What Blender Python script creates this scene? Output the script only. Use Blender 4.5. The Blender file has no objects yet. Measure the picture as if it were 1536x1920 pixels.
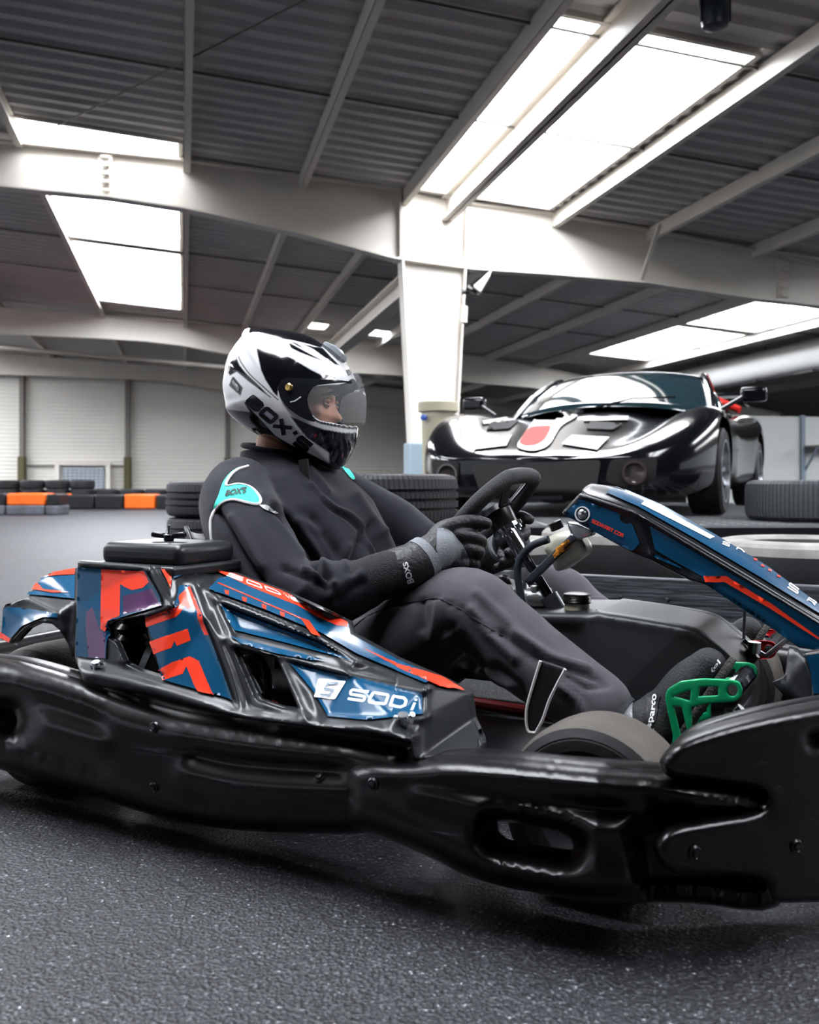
import bpy, bmesh, math, random
import numpy as np
from mathutils import Vector, Matrix
from mathutils.geometry import delaunay_2d_cdt
from mathutils.bvhtree import BVHTree
random.seed(7); rng = np.random.default_rng(7)
SC = bpy.context.scene
COL = SC.collection
FPX, CX, HY, CAMH = 1800.0, 768.0, 900.0, 0.6
CAM = Vector((0, 0, CAMH))
R = math.radians

# ---------------------------------------------------------------- materials
def lin(c):
    if isinstance(c, str):
        c = [int(c[i:i+2], 16) / 255 for i in (0, 2, 4)]
        c = [x/12.92 if x <= .04045 else ((x+.055)/1.055)**2.4 for x in c]
    return (*c[:3], 1.0)

MATS = {}
def mat(name, col, rough=.5, metal=0., bump=0., bscale=40., var=0., vscale=8., coat=0., spec=.5,
        emit=0., trans=0., stretch=(1, 1, 1), alpha=1., sheen=0., coords='Object', scuff=None, ior=1.45):
    if name in MATS: return MATS[name]
    m = bpy.data.materials.new(name); m.use_nodes = True
    nt = m.node_tree; N = nt.nodes; L = nt.links
    b = N['Principled BSDF']
    b.inputs['Base Color'].default_value = lin(col)
    b.inputs['Roughness'].default_value = rough
    b.inputs['Metallic'].default_value = metal
    b.inputs['Specular IOR Level'].default_value = spec
    b.inputs['Coat Weight'].default_value = coat
    b.inputs['Coat Roughness'].default_value = .06
    b.inputs['Transmission Weight'].default_value = trans
    b.inputs['IOR'].default_value = ior
    b.inputs['Alpha'].default_value = alpha
    if sheen: b.inputs['Sheen Weight'].default_value = sheen; b.inputs['Sheen Roughness'].default_value = .4
    if emit:
        b.inputs['Emission Color'].default_value = lin(col); b.inputs['Emission Strength'].default_value = emit
    if bump or var or scuff:
        tc = N.new('ShaderNodeTexCoord'); mp = N.new('ShaderNodeMapping')
        mp.inputs['Scale'].default_value = stretch
        L.new(tc.outputs[coords], mp.inputs['Vector'])
    if var:
        n = N.new('ShaderNodeTexNoise'); n.inputs['Scale'].default_value = vscale; n.inputs['Detail'].default_value = 6
        L.new(mp.outputs[0], n.inputs['Vector'])
        cr = N.new('ShaderNodeValToRGB')
        c = lin(col)
        cr.color_ramp.elements[0].position = .3; cr.color_ramp.elements[1].position = .72
        cr.color_ramp.elements[0].color = (*[x*(1-var) for x in c[:3]], 1)
        cr.color_ramp.elements[1].color = (*[min(1, x*(1+var)) for x in c[:3]], 1)
        L.new(n.outputs['Fac'], cr.inputs['Fac']); L.new(cr.outputs['Color'], b.inputs['Base Color'])
        rr = N.new('ShaderNodeMapRange'); rr.inputs['To Min'].default_value = max(0.02, rough-.12*var*2); rr.inputs['To Max'].default_value = min(1, rough+.12*var*2)
        L.new(n.outputs['Fac'], rr.inputs['Value']); L.new(rr.outputs[0], b.inputs['Roughness'])
    if scuff:      # (colour, amount 0..1, noise scale, stretch): wear marks rubbed along the plastic
        sc, amt, ss, st = scuff
        mp2 = N.new('ShaderNodeMapping'); mp2.inputs['Scale'].default_value = st
        L.new(tc.outputs[coords], mp2.inputs['Vector'])
        n2 = N.new('ShaderNodeTexNoise'); n2.inputs['Scale'].default_value = ss; n2.inputs['Detail'].default_value = 9; n2.inputs['Roughness'].default_value = .72
        L.new(mp2.outputs[0], n2.inputs['Vector'])
        r2 = N.new('ShaderNodeMapRange'); r2.inputs['From Min'].default_value = .60; r2.inputs['From Max'].default_value = .80; r2.inputs['To Max'].default_value = amt
        L.new(n2.outputs['Fac'], r2.inputs['Value'])
        mx = N.new('ShaderNodeMix'); mx.data_type = 'RGBA'
        mx.inputs['B'].default_value = lin(sc) if False else lin(sc)
        L.new(r2.outputs[0], mx.inputs['Factor'])
        mx.inputs[6].default_value = lin(col); mx.inputs[7].default_value = lin(sc)
        if b.inputs['Base Color'].links: L.new(b.inputs['Base Color'].links[0].from_socket, mx.inputs[6])
        L.new(mx.outputs[2], b.inputs['Base Color'])
    if bump:
        n = N.new('ShaderNodeTexNoise'); n.inputs['Scale'].default_value = bscale; n.inputs['Detail'].default_value = 4
        L.new(mp.outputs[0], n.inputs['Vector'])
        bp = N.new('ShaderNodeBump'); bp.inputs['Strength'].default_value = bump; bp.inputs['Distance'].default_value = .01
        L.new(n.outputs['Fac'], bp.inputs['Height']); L.new(bp.outputs[0], b.inputs['Normal'])
    MATS[name] = m
    return m

# ---------------------------------------------------------------- objects
def empty(name, loc=(0, 0, 0), rz=0., parent=None):
    o = bpy.data.objects.new(name, None); COL.objects.link(o)
    o.empty_display_size = .1
    o.location = loc; o.rotation_euler = (0, 0, rz)
    if parent: o.parent = parent
    return o
def tag(o, label, cat, group=None):
    o['label'] = label; o['category'] = cat
    if group: o['group'] = group
    return o
def struct(o):
    o['kind'] = 'structure'; return o

def mk(name, verts, faces, m, parent=None, smooth=True, mods=(), mi=None, auto=None):
    me = bpy.data.meshes.new(name)
    me.from_pydata([tuple(v) for v in verts], [], [list(f) for f in faces])
    ms = m if isinstance(m, (list, tuple)) else [m]
    for x in ms: me.materials.append(x)
    if mi is not None: me.polygons.foreach_set('material_index', np.array(mi, dtype=np.int32))
    if smooth: me.polygons.foreach_set('use_smooth', np.ones(len(me.polygons), dtype=bool))
    me.update()
    if auto is not None:
        me.set_sharp_from_angle(angle=R(auto))
    o = bpy.data.objects.new(name, me); COL.objects.link(o)
    if parent: o.parent = parent
    for t, kw in mods:
        md = o.modifiers.new(t.lower(), t)
        for k, v in kw.items(): setattr(md, k, v)
    return o
def recalc(o):
    bm = bmesh.new(); bm.from_mesh(o.data); bmesh.ops.recalc_face_normals(bm, faces=bm.faces[:]); bm.to_mesh(o.data); bm.free()
    return o
def bevelmod(w, s=2): return ('BEVEL', dict(width=w, segments=s, limit_method='ANGLE', angle_limit=R(35)))

class MB:
    """collects simple solids, then links them as ONE mesh object"""
    def __init__(s): s.v = []; s.f = []
    def add(s, vs, fs):
        n = len(s.v); s.v += [Vector(v) for v in vs]; s.f += [[i+n for i in f] for f in fs]; return s
    def box(s, c, d, M=None):
        x, y, z = [q/2 for q in d]; c = Vector(c)
        vs = [Vector((a*x, b*y, e*z)) for e in (-1, 1) for b in (-1, 1) for a in (-1, 1)]
        if M is not None: vs = [M @ v for v in vs]
        return s.add([v+c for v in vs], [(0, 2, 3, 1), (4, 5, 7, 6), (0, 1, 5, 4), (2, 6, 7, 3), (0, 4, 6, 2), (1, 3, 7, 5)])
    def beam(s, a, b, w, h, up=(0, 0, 1)):
        a = Vector(a); b = Vector(b); d = (b-a).normalized(); sd = d.cross(Vector(up))
        if sd.length < 1e-6: sd = d.cross(Vector((1, 0, 0)))
        sd.normalize(); u = sd.cross(d).normalized()
        vs = [p + sd*(i*w/2) + u*(j*h/2) for p in (a, b) for j in (-1, 1) for i in (-1, 1)]
        return s.add(vs, [(0, 2, 3, 1), (4, 5, 7, 6), (0, 1, 5, 4), (2, 6, 7, 3), (0, 4, 6, 2), (1, 3, 7, 5)])
    def tube(s, pts, r, seg=10, cap=True, closed=False):
        pts = [Vector(p) for p in pts]; n = len(pts)
        rs = r if isinstance(r, (list, tuple)) else [r]*n
        rings = []; prev = None
        for i, p in enumerate(pts):
            if closed: t = (pts[(i+1) % n]-pts[i-1])
            else: t = (pts[min(i+1, n-1)]-pts[max(i-1, 0)])
            t.normalize()
            if prev is None:
                a = t.cross(Vector((0, 0, 1)))
                if a.length < 1e-3: a = t.cross(Vector((1, 0, 0)))
            else: a = prev - t*prev.dot(t)
            a.normalize(); prev = a; b = t.cross(a)
            rings.append([p + (a*math.cos(2*math.pi*k/seg)+b*math.sin(2*math.pi*k/seg))*rs[i] for k in range(seg)])
        vs = [v for q in rings for v in q]; fs = []
        for i in range(n if closed else n-1):
            j = (i+1) % n
            for k in range(seg):
                l = (k+1) % seg
                fs.append((i*seg+k, i*seg+l, j*seg+l, j*seg+k))
        if cap and not closed:
            fs.append(tuple(range(seg))[::-1]); fs.append(tuple((n-1)*seg+k for k in range(seg)))
        return s.add(vs, fs)
    def lathe(s, prof, seg=32, M=None, closed=False):
        """prof: (r, h) pairs revolved about local Z"""
        vs = []; fs = []
        n = len(prof)
        for k in range(seg):
            a = 2*math.pi*k/seg
            for r, h in prof: vs.append(Vector((r*math.cos(a), r*math.sin(a), h)))
        if M is not None: vs = [M @ v for v in vs]
        for k in range(seg):
            l = (k+1) % seg
            for i in range(n if closed else n-1):
                j = (i+1) % n
                fs.append((k*n+i, l*n+i, l*n+j, k*n+j))
        return s.add(vs, fs)
    def cyl(s, a, b, r, seg=20): return s.tube([a, b], r, seg)
    def build(s, name, m, parent=None, smooth=False, mods=(), auto=35):
        return mk(name, s.v, s.f, m, parent, True, mods, auto=auto)

def catmull(P, n=6, closed=False):
    P = [np.array(p, dtype=float) for p in P]; out = []
    N = len(P)
    for i in range(N if closed else N-1):
        if closed: a, b, c, d = P[i-1], P[i], P[(i+1) % N], P[(i+2) % N]
        else:
            b, c = P[i], P[i+1]; a = P[i-1] if i > 0 else 2*b-c; d = P[i+2] if i+2 < N else 2*c-b
        for k in range(n):
            t = k/n
            out.append(.5*((2*b)+(-a+c)*t+(2*a-5*b+4*c-d)*t*t+(-a+3*b-3*c+d)*t**3))
    if not closed: out.append(P[-1])
    return out

def M_to(p, zdir, xdir=None):
    z = Vector(zdir).normalized()
    x = Vector(xdir) if xdir is not None else Vector((0, 0, 1)).cross(z)
    if x.length < 1e-5: x = Vector((1, 0, 0))
    x = (x - z*x.dot(z)).normalized(); y = z.cross(x)
    return Matrix(((x.x, y.x, z.x, p[0]), (x.y, y.y, z.y, p[1]), (x.z, y.z, z.z, p[2]), (0, 0, 0, 1)))

# ---------------------------------------------------------------- measuring: a sight line of the photograph met with a known plane
def ray(u, v): return Vector(((u-CX)/FPX, 1.0, -(v-HY)/FPX))
KM = Matrix.Translation((-.478, 2.348, 0)) @ Matrix.Rotation(R(-28), 4, 'Z')      # the kart's own frame: x ahead, y to its left, z up
KMI = KM.inverted(); KC = KMI @ CAM; K3 = KMI.to_3x3()
def KP(u, v, y=None, x=None, z=None):
    d = K3 @ ray(u, v)
    if y is not None: t = (y-KC.y)/d.y
    elif x is not None: t = (x-KC.x)/d.x
    else: t = (z-KC.z)/d.z
    return KC + d*t
def kpix(p):
    w = KM @ Vector(p)
    return (CX+FPX*w.x/w.y, HY+FPX*(CAMH-w.z)/w.y)
def wplane(u, v, P0, N):
    d = ray(u, v); N = Vector(N); t = (Vector(P0)-CAM).dot(N)/d.dot(N)
    return CAM + d*t

# ---------------------------------------------------------------- 2-D tools
def inpoly(P, Q):
    P = np.asarray(P, float); Q = np.asarray(Q, float)
    x, y = P[:, 0], P[:, 1]; ins = np.zeros(len(P), bool); j = len(Q)-1
    for i in range(len(Q)):
        xi, yi = Q[i]; xj, yj = Q[j]
        c = ((yi > y) != (yj > y)) & (x < (xj-xi)*(y-yi)/((yj-yi) if yj != yi else 1e-12)+xi)
        ins ^= c; j = i
    return ins
def segdist(P, Q, closed=True):
    P = np.asarray(P, float); Q = np.asarray(Q, float); best = np.full(len(P), 1e9)
    for i in range(len(Q) if closed else len(Q)-1):
        a = Q[i]; b = Q[(i+1) % len(Q)]; ab = b-a; L2 = max(ab@ab, 1e-12)
        t = np.clip(((P-a)@ab)/L2, 0, 1); best = np.minimum(best, np.linalg.norm(P-(a+t[:, None]*ab), axis=1))
    return best
def resample(Q, s, closed=True):
    Q = [np.array(q, float) for q in Q]; out = []
    for i in range(len(Q) if closed else len(Q)-1):
        a = Q[i]; b = Q[(i+1) % len(Q)]; n = max(1, int(round(np.linalg.norm(b-a)/s)))
        for k in range(n): out.append(a+(b-a)*k/n)
    if not closed: out.append(Q[-1])
    return out
def rnd(Q, r=8, n=4):
    """round the corners of a closed outline"""
    Q = [np.array(q, float) for q in Q]; out = []
    for i in range(len(Q)):
        a, b, c = Q[i-1], Q[i], Q[(i+1) % len(Q)]
        la, lc = np.linalg.norm(a-b), np.linalg.norm(c-b); q = min(r, la*.45, lc*.45)
        p0 = b+(a-b)/max(la, 1e-9)*q; p2 = b+(c-b)/max(lc, 1e-9)*q
        for k in range(n+1):
            t = k/n; out.append((1-t)**2*p0+2*t*(1-t)*b+t*t*p2)
    return out
def fill(outline, holes=(), s=10., insets=()):
    """triangulate an outline with interior points about s apart. returns pts, tris, distance to the edge"""
    loops = [resample(outline, s)] + [resample(h, s) for h in holes]
    pts = []; edges = []
    for lp in loops:
        n0 = len(pts); pts += lp; edges += [(n0+i, n0+(i+1) % len(lp)) for i in range(len(lp))]
    allq = np.array(pts); lo, hi = allq.min(0), allq.max(0)
    cand = []
    y = lo[1]; k = 0
    while y < hi[1]:
        xs = np.arange(lo[0]+(s/2 if k % 2 else 0), hi[0], s)
        cand += [(x, y) for x in xs]; y += s*.87; k += 1
    def dist(P):
        d = segdist(P, loops[0])
        for h in loops[1:]: d = np.minimum(d, segdist(P, h))
        return d
    def inside(P):
        i = inpoly(P, loops[0])
        for h in loops[1:]: i &= ~inpoly(P, h)
        return i
    extra = []
    for d_ in insets:
        for lp in loops:
            n = len(lp)
            for i in range(n):
                t = lp[(i+1) % n]-lp[i-1]; L_ = np.linalg.norm(t)
                if L_ < 1e-9: continue
                nn = np.array([-t[1], t[0]])/L_
                for sg in (1, -1): extra.append(lp[i]+nn*sg*d_)
    if extra:
        E_ = np.array(extra); ok = inside(E_); de = dist(E_)
        near = np.min(np.abs(de[:, None]-np.array(insets)[None, :]), axis=1) < .12*min(insets)+.02
        extra = E_[ok & near]
    mx = max(insets) if len(insets) else 0
    if cand:
        C_ = np.array(cand); ok = inside(C_); dc = dist(C_); C_ = C_[ok & (dc > max(mx+s*.35, s*.5))]
    else: C_ = np.zeros((0, 2))
    allp = [Vector((float(p[0]), float(p[1]))) for p in pts] + [Vector((float(p[0]), float(p[1]))) for p in extra] + [Vector((float(p[0]), float(p[1]))) for p in C_]
    V_, E2, F_, *_ = delaunay_2d_cdt(allp, edges, [], 0, 1e-5)
    P = np.array([(v.x, v.y) for v in V_]); F_ = [f for f in F_ if len(f) == 3]
    cen = np.array([P[list(f)].mean(0) for f in F_]); ok = inside(cen)
    F_ = [f for f, o in zip(F_, ok) if o]
    return P, F_, dist(P)

RK = .72
def sheet(name, outline, yb, m, parent, holes=(), Rr=0., bulge=0., s=8., ridges=(), recess=(), thick=.02, extra=None, space=KP, back=True, prof=2.0, soften=2):
    """a moulded panel in the kart's frame: outline measured on the photograph, yb = its distance sideways (number or f(P)),
    Rr/bulge = how far its edges round over, ridges and recesses moulded in; thick = depth behind the face"""
    ins = [Rr*q for q in (.06, .2, .42, .7)] if Rr else []
    P, F_, D = fill(outline, holes, s, ins)
    y = np.full(len(P), yb, float) if not callable(yb) else np.asarray(yb(P), float)
    if Rr:
        q = np.clip(D/Rr, 0, 1); y = y - bulge*(1-(1-q)**prof)**(1/prof)
    dl = np.zeros(len(P))
    for ln, amp, w in [(l_, a_*RK, w_) for l_, a_, w_ in ridges]:
        d = segdist(P, np.array(ln, float), closed=False); dl -= amp*np.exp(-(d/w)**2)
    for pg, dep, soft in recess:
        ins_ = inpoly(P, pg); d = segdist(P, np.array(pg, float)); q = np.clip(d/soft, 0, 1); dl += np.where(ins_, dep*q*q*(3-2*q), 0)
    if soften and (len(ridges) or len(recess)):
        nb = [set() for _ in range(len(P))]
        for f in F_:
            for i in range(3): nb[f[i]].add(f[(i+1) % 3]); nb[f[i]].add(f[i-1])
        nb = [list(q) if q else [i] for i, q in enumerate(nb)]
        for _ in range(soften): dl = np.array([.4*dl[i]+.6*dl[nb[i]].mean() for i in range(len(P))])
    y = y + dl
    if extra is not None: y = y + extra(P, D)
    front = [space(u, v, y=yy) for (u, v), yy in zip(P, y)]
    n = len(front); vs = list(front); fs = []
    # orientation: camera side outwards
    for f in F_:
        a, b, c = f
        cr = (P[b]-P[a])[0]*(P[c]-P[a])[1]-(P[b]-P[a])[1]*(P[c]-P[a])[0]
        fs.append((a, c, b) if cr > 0 else (a, b, c))
    if back:
        # side walls straight back from the edge loops, and a closed back
        cnt = {}
        for f in fs:
            for i in range(3):
                e = (f[i], f[(i+1) % 3]); cnt[e] = 1
        vs += [Vector((p.x, p.y+thick, p.z)) if Rr == 0 else Vector((p.x, p.y+thick, p.z)) for p in front]
        for f in list(fs): fs.append((f[0]+n, f[2]+n, f[1]+n))
        for (a, b) in list(cnt):
            if (b, a) not in cnt: fs.append((b, a, a+n, b+n))
    return mk(name, vs, fs, m, parent, auto=50 if not Rr else 60)

# ---------------------------------------------------------------- stickers: laid on a built surface, found by a sight line
def bvh_of(objs):
    vs = []; fs = []
    dg = bpy.context.evaluated_depsgraph_get()
    for o in objs:
        e = o.evaluated_get(dg); me = e.to_mesh(); n = len(vs); mw = o.matrix_world
        vs += [mw @ v.co for v in me.vertices]; fs += [[i+n for i in p.vertices] for p in me.polygons]; e.to_mesh_clear()
    return BVHTree.FromPolygons(vs, fs)
def hit(bv, u, v, off=.0015):
    d = ray(u, v).normalized()
    h = bv.ray_cast(CAM, d)
    if h[0] is None: return None
    n = h[1]
    if n.dot(d) > 0: n = -n
    return h[0] + n*off
def decal(name, poly, bv, m, parent, off=.0025, s=6., holes=(), thick=0., ddmax=.3):
    P, F_, D = fill(poly, holes, s)
    W = [hit(bv, u, v, off) for u, v in P]
    ok = [w is not None for w in W]
    Mi = parent.matrix_world.inverted() if parent else Matrix()
    fs = []
    for f in F_:
        if not all(ok[i] for i in f): continue
        a, b, c = f
        dd = [(W[i]-CAM).length for i in f]
        if max(dd)-min(dd) > ddmax: continue
        cr = (P[b]-P[a])[0]*(P[c]-P[a])[1]-(P[b]-P[a])[1]*(P[c]-P[a])[0]
        fs.append((a, c, b) if cr > 0 else (a, b, c))
    if not fs: return None
    # keep the one sticker: drop slivers cut off where the surface ends
    comp = list(range(len(P)))
    def root(i):
        while comp[i] != i: comp[i] = comp[comp[i]]; i = comp[i]
        return i
    for f in fs: comp[root(f[0])] = root(f[1]); comp[root(f[1])] = root(f[2])
    cnt = {}
    for f in fs: cnt[root(f[0])] = cnt.get(root(f[0]), 0)+1
    best = max(cnt, key=cnt.get); fs = [f for f in fs if root(f[0]) == best]
    used = sorted({i for f in fs for i in f}); mp_ = {o_: k_ for k_, o_ in enumerate(used)}
    return mk(name, [Mi @ W[i] for i in used], [[mp_[i] for i in f] for f in fs], m, parent)
def strip(pts, w):
    """outline of a band w wide along a polyline"""
    pts = [np.array(p, float) for p in pts]; a = []; b = []
    for i, p in enumerate(pts):
        t = pts[min(i+1, len(pts)-1)]-pts[max(i-1, 0)]; t /= max(np.linalg.norm(t), 1e-9); n = np.array([-t[1], t[0]])
        ww = w[i] if isinstance(w, (list, tuple)) else w
        a.append(p+n*ww/2); b.append(p-n*ww/2)
    return a+b[::-1]
def text_mesh(txt, bold=.0, shear=0., sp=1.):
    c = bpy.data.curves.new('t', 'FONT'); c.body = txt; c.offset = bold; c.shear = shear; c.space_character = sp; c.resolution_u = 3
    o = bpy.data.objects.new('t', c); COL.objects.link(o)
    dg = bpy.context.evaluated_depsgraph_get(); dg.update()
    me = bpy.data.meshes.new_from_object(o.evaluated_get(dg))
    V_ = np.array([v.co[:2] for v in me.vertices]); F_ = [list(p.vertices) for p in me.polygons]
    bpy.data.objects.remove(o); bpy.data.curves.remove(c); bpy.data.meshes.remove(me)
    lo, hi = V_.min(0), V_.max(0)
    return (V_-lo)/(hi-lo), F_
STROKES = {   # wide square letters on a 0..1 grid (y up)
    'S': [[(1, .9), (.12, .9), (.05, .8), (.05, .58), (.12, .5), (.88, .5), (.95, .42), (.95, .18), (.88, .1), (0, .1)]],
    'O': [[(.1, .9), (.9, .9), (.96, .82), (.96, .18), (.9, .1), (.1, .1), (.04, .18), (.04, .82), (.1, .9), (.3, .9)]],
    'D': [[(.05, .1), (.05, .9), (.75, .9), (.95, .7), (.95, .3), (.75, .1), (.0, .1)]],
    'I': [[(.5, 0), (.5, .68)], [(.5, .84), (.5, 1)]],
    'K': [[(.05, 0), (.05, 1)], [(.05, .5), (.35, .5), (.95, .98)], [(.35, .5), (.95, .02)]],
    'A': [[(.05, 0), (.05, .8), (.15, .9), (.85, .9), (.95, .8), (.95, 0)], [(.05, .4), (.95, .4)]],
    'R': [[(.05, 0), (.05, .9), (.85, .9), (.95, .8), (.95, .55), (.85, .45), (.05, .45)], [(.5, .45), (.95, 0)]],
    'T': [[(0, .9), (1, .9)], [(.5, .9), (.5, 0)]],
    'C': [[(1, .9), (.12, .9), (.05, .8), (.05, .2), (.12, .1), (1, .1)]],
    'M': [[(.05, 0), (.05, .9), (.95, .9), (.95, 0)], [(.5, .9), (.5, .1)]],
    'B': [[(.05, .1), (.05, .9), (.78, .9), (.92, .8), (.92, .6), (.8, .5), (.05, .5)], [(.8, .5), (.95, .38), (.95, .2), (.8, .1), (0, .1)]],
    'X': [[(.02, .02), (.98, .98)], [(.02, .98), (.98, .02)]],
    "'": [[(.6, 1), (.4, .66)]],
    '.': [[(.4, .08), (.6, .08)]],
}
def quadmap(q, P):
    """unit square (x right, y up) onto corners TL TR BR BL"""
    TL, TR, BR, BL = [np.array(c, float) for c in q]
    P = np.asarray(P); x = P[:, :1]; y = P[:, 1:2]
    return (1-x)*((1-y)*TL*0+(y*TL+(1-y)*BL))+x*(y*TR+(1-y)*BR)
def text_decal(name, txt, quad, bv, m, parent, off=.003, bold=.02, shear=0., sp=1., stroke=None):
    if stroke:
        V_ = []; F_ = []
        n = len(txt); wd = [.35 if c in "I.'" else 1. for c in txt]; gap = .22; tot = sum(wd)+gap*(n-1); x = 0
        for c, w in zip(txt, wd):
            for ln in STROKES[c]:
                pts = [((x+p[0]*w)/tot, p[1]) for p in ln]
                dn = []
                for a_, b_ in zip(pts, pts[1:]):
                    nn = max(1, int(math.ceil(max(abs(b_[0]-a_[0])*tot, abs(b_[1]-a_[1]))/.12)))
                    for k_ in range(nn): dn.append((a_[0]+(b_[0]-a_[0])*k_/nn, a_[1]+(b_[1]-a_[1])*k_/nn))
                pts = dn+[pts[-1]]
                asp = np.linalg.norm(np.array(quad[1])-np.array(quad[0]))/np.linalg.norm(np.array(quad[3])-np.array(quad[0]))
                q = [np.array((a*asp, b)) for a, b in pts]; st = strip(q, stroke); k = len(q)
                n0 = len(V_); V_ += [(p[0]/asp, p[1]) for p in st]
                for i in range(k-1): F_.append([n0+i, n0+i+1, n0+2*k-2-i, n0+2*k-1-i])
            x += w+gap
        V_ = np.array(V_)
    else: V_, F_ = text_mesh(txt, bold, shear, sp)
    if shear and stroke: pass
    Q = quadmap(quad, V_)
    W = [hit(bv, u, v, off) for u, v in Q]
    Mi = parent.matrix_world.inverted() if parent else Matrix()
    fs = [f for f in F_ if all(W[i] is not None for i in f)]
    return mk(name, [Mi @ w if w is not None else Vector((0, 0, 0)) for w in W], fs, m, parent, smooth=False)
def piping(name, px, bv, m, parent, r=.003, off=.001, seg=6):
    W = [hit(bv, u, v, off) for u, v in px]; W = [w for w in W if w is not None]
    Mi = parent.matrix_world.inverted()
    return MB().tube([Mi @ w for w in W], r, seg).build(name, m, parent)

def copy_tree(o, parent=None):
    c = o.copy(); COL.objects.link(c); c.parent = parent
    for ch in list(o.children): copy_tree(ch, c)
    return c

# ---------------------------------------------------------------- shared materials
PLASTIC = mat('black_moulded_plastic', '09090b', .30, spec=.42, bump=.04, bscale=240, scuff=('8b8d92', .5, 7, (.55, 5, 9)), var=.25, vscale=5)
PLASTIC_CLEAN = mat('dark_grey_plastic', '1d1f22', .36, bump=.03, bscale=400)
BLUE = mat('blue_vinyl', '0d4668', .26, coat=.15, spec=.35, var=.06, vscale=3)
REDV = mat('orange_red_vinyl', 'f23e22', .28, coat=.15)
WHITEV = mat('white_vinyl', 'f0f0f2', .3)
RUBBER = mat('tyre_rubber', '17181a', .62, bump=.1, bscale=120, var=.3, vscale=14)
STEEL = mat('bright_steel', 'c9ccd0', .22, metal=1.)
CHROME = mat('chrome', 'e6e8ec', .08, metal=1.)
BLACKM = mat('black_painted_metal', '101114', .3)
DARK = mat('dark_interior', '0a0a0b', .7)
WPAINT = mat('white_painted_steel', 'e6e0d7', .45, var=.05, vscale=2)
SKY_E, WORLD_E, EXPO = 20.0, .9, 0.15
# ================================================================= THE HALL
TC = Vector((.973, .229, 0)).normalized(); LS = Vector((-.229, .973, 0)).normalized()
B0 = Vector((.267, 12, 0))
SLOPE = .08; ZR = 4.16
def B(t, s, z): return B0 + TC*t + LS*s + Vector((0, 0, z))
def roofz(t): return ZR - SLOPE*t
RN = Vector((TC.x*SLOPE, TC.y*SLOPE, 1)).normalized(); RP0 = B(0, 0, ZR)
def roof_px(u, v, dz=0):
    p = wplane(u, v, RP0+Vector((0, 0, dz)), RN); r = p-B0; return (r.dot(TC), r.dot(LS))
def frame_px(u, v, s=0.):
    p = wplane(u, v, B(0, s, 0), LS); r = p-B0; return (r.dot(TC), p.z)

# floor: one flat slab of asphalt
def asphalt():
    m = bpy.data.materials.new('asphalt'); m.use_nodes = True; nt = m.node_tree; N = nt.nodes; L = nt.links
    b = N['Principled BSDF']
    tc = N.new('ShaderNodeTexCoord')
    n1 = N.new('ShaderNodeTexVoronoi'); n1.inputs['Scale'].default_value = 180; L.new(tc.outputs['Object'], n1.inputs['Vector'])
    n2 = N.new('ShaderNodeTexNoise'); n2.inputs['Scale'].default_value = 200; n2.inputs['Detail'].default_value = 3; L.new(tc.outputs['Object'], n2.inputs['Vector'])
    n3 = N.new('ShaderNodeTexNoise'); n3.inputs['Scale'].default_value = 1.3; n3.inputs['Detail'].default_value = 4; L.new(tc.outputs['Object'], n3.inputs['Vector'])
    n4 = N.new('ShaderNodeTexNoise'); n4.inputs['Scale'].default_value = 60; n4.inputs['Detail'].default_value = 5; L.new(tc.outputs['Object'], n4.inputs['Vector'])
    cr = N.new('ShaderNodeValToRGB'); e = cr.color_ramp.elements
    e[0].position = .36; e[0].color = (.003, .0033, .0045, 1); e[1].position = .60; e[1].color = (.024, .026, .034, 1)
    k = cr.color_ramp.elements.new(.70); k.color = (.22, .22, .235, 1)
    L.new(n2.outputs['Fac'], cr.inputs['Fac'])
    sep = N.new('ShaderNodeSeparateColor'); L.new(n1.outputs['Color'], sep.inputs[0])
    cr2 = N.new('ShaderNodeValToRGB'); e = cr2.color_ramp.elements
    e[0].position = .0; e[0].color = (.35, .36, .4, 1); e[1].position = .93; e[1].color = (1.15, 1.13, 1.1, 1)
    k = cr2.color_ramp.elements.new(.97); k.color = (3.2, 3.1, 2.9, 1)
    L.new(sep.outputs[0], cr2.inputs['Fac'])
    mx = N.new('ShaderNodeMix'); mx.data_type = 'RGBA'; mx.blend_type = 'MULTIPLY'; mx.inputs['Factor'].default_value = 1
    L.new(cr.outputs['Color'], mx.inputs[6]); L.new(cr2.outputs['Color'], mx.inputs[7])
    mr = N.new('ShaderNodeMapRange'); mr.inputs['From Min'].default_value = .3; mr.inputs['From Max'].default_value = .7; mr.inputs['To Min'].default_value = .75; mr.inputs['To Max'].default_value = 1.25
    L.new(n3.outputs['Fac'], mr.inputs['Value'])
    mm = N.new('ShaderNodeVectorMath'); mm.operation = 'SCALE'; L.new(mx.outputs[2], mm.inputs[0]); L.new(mr.outputs[0], mm.inputs['Scale'])
    L.new(mm.outputs[0], b.inputs['Base Color'])
    b.inputs['Roughness'].default_value = .55
    b.inputs['Specular IOR Level'].default_value = .5
    ad = N.new('ShaderNodeMath'); ad.operation = 'ADD'
    L.new(n1.outputs['Distance'], ad.inputs[0]); L.new(n4.outputs['Fac'], ad.inputs[1])
    bp = N.new('ShaderNodeBump'); bp.inputs['Strength'].default_value = .5; bp.inputs['Distance'].default_value = .004
    L.new(ad.outputs[0], bp.inputs['Height']); L.new(bp.outputs[0], b.inputs['Normal'])
    return m
fl = MB().add([B(-26, -24, 0), B(22, -24, 0), B(22, 23, 0), B(-26, 23, 0), B(-26, -24, -.1), B(22, -24, -.1), B(22, 23, -.1), B(-26, 23, -.1)],
              [(0, 1, 2, 3), (7, 6, 5, 4), (0, 4, 5, 1), (1, 5, 6, 2), (2, 6, 7, 3), (3, 7, 4, 0)]).build('floor', asphalt())
struct(fl)

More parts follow.
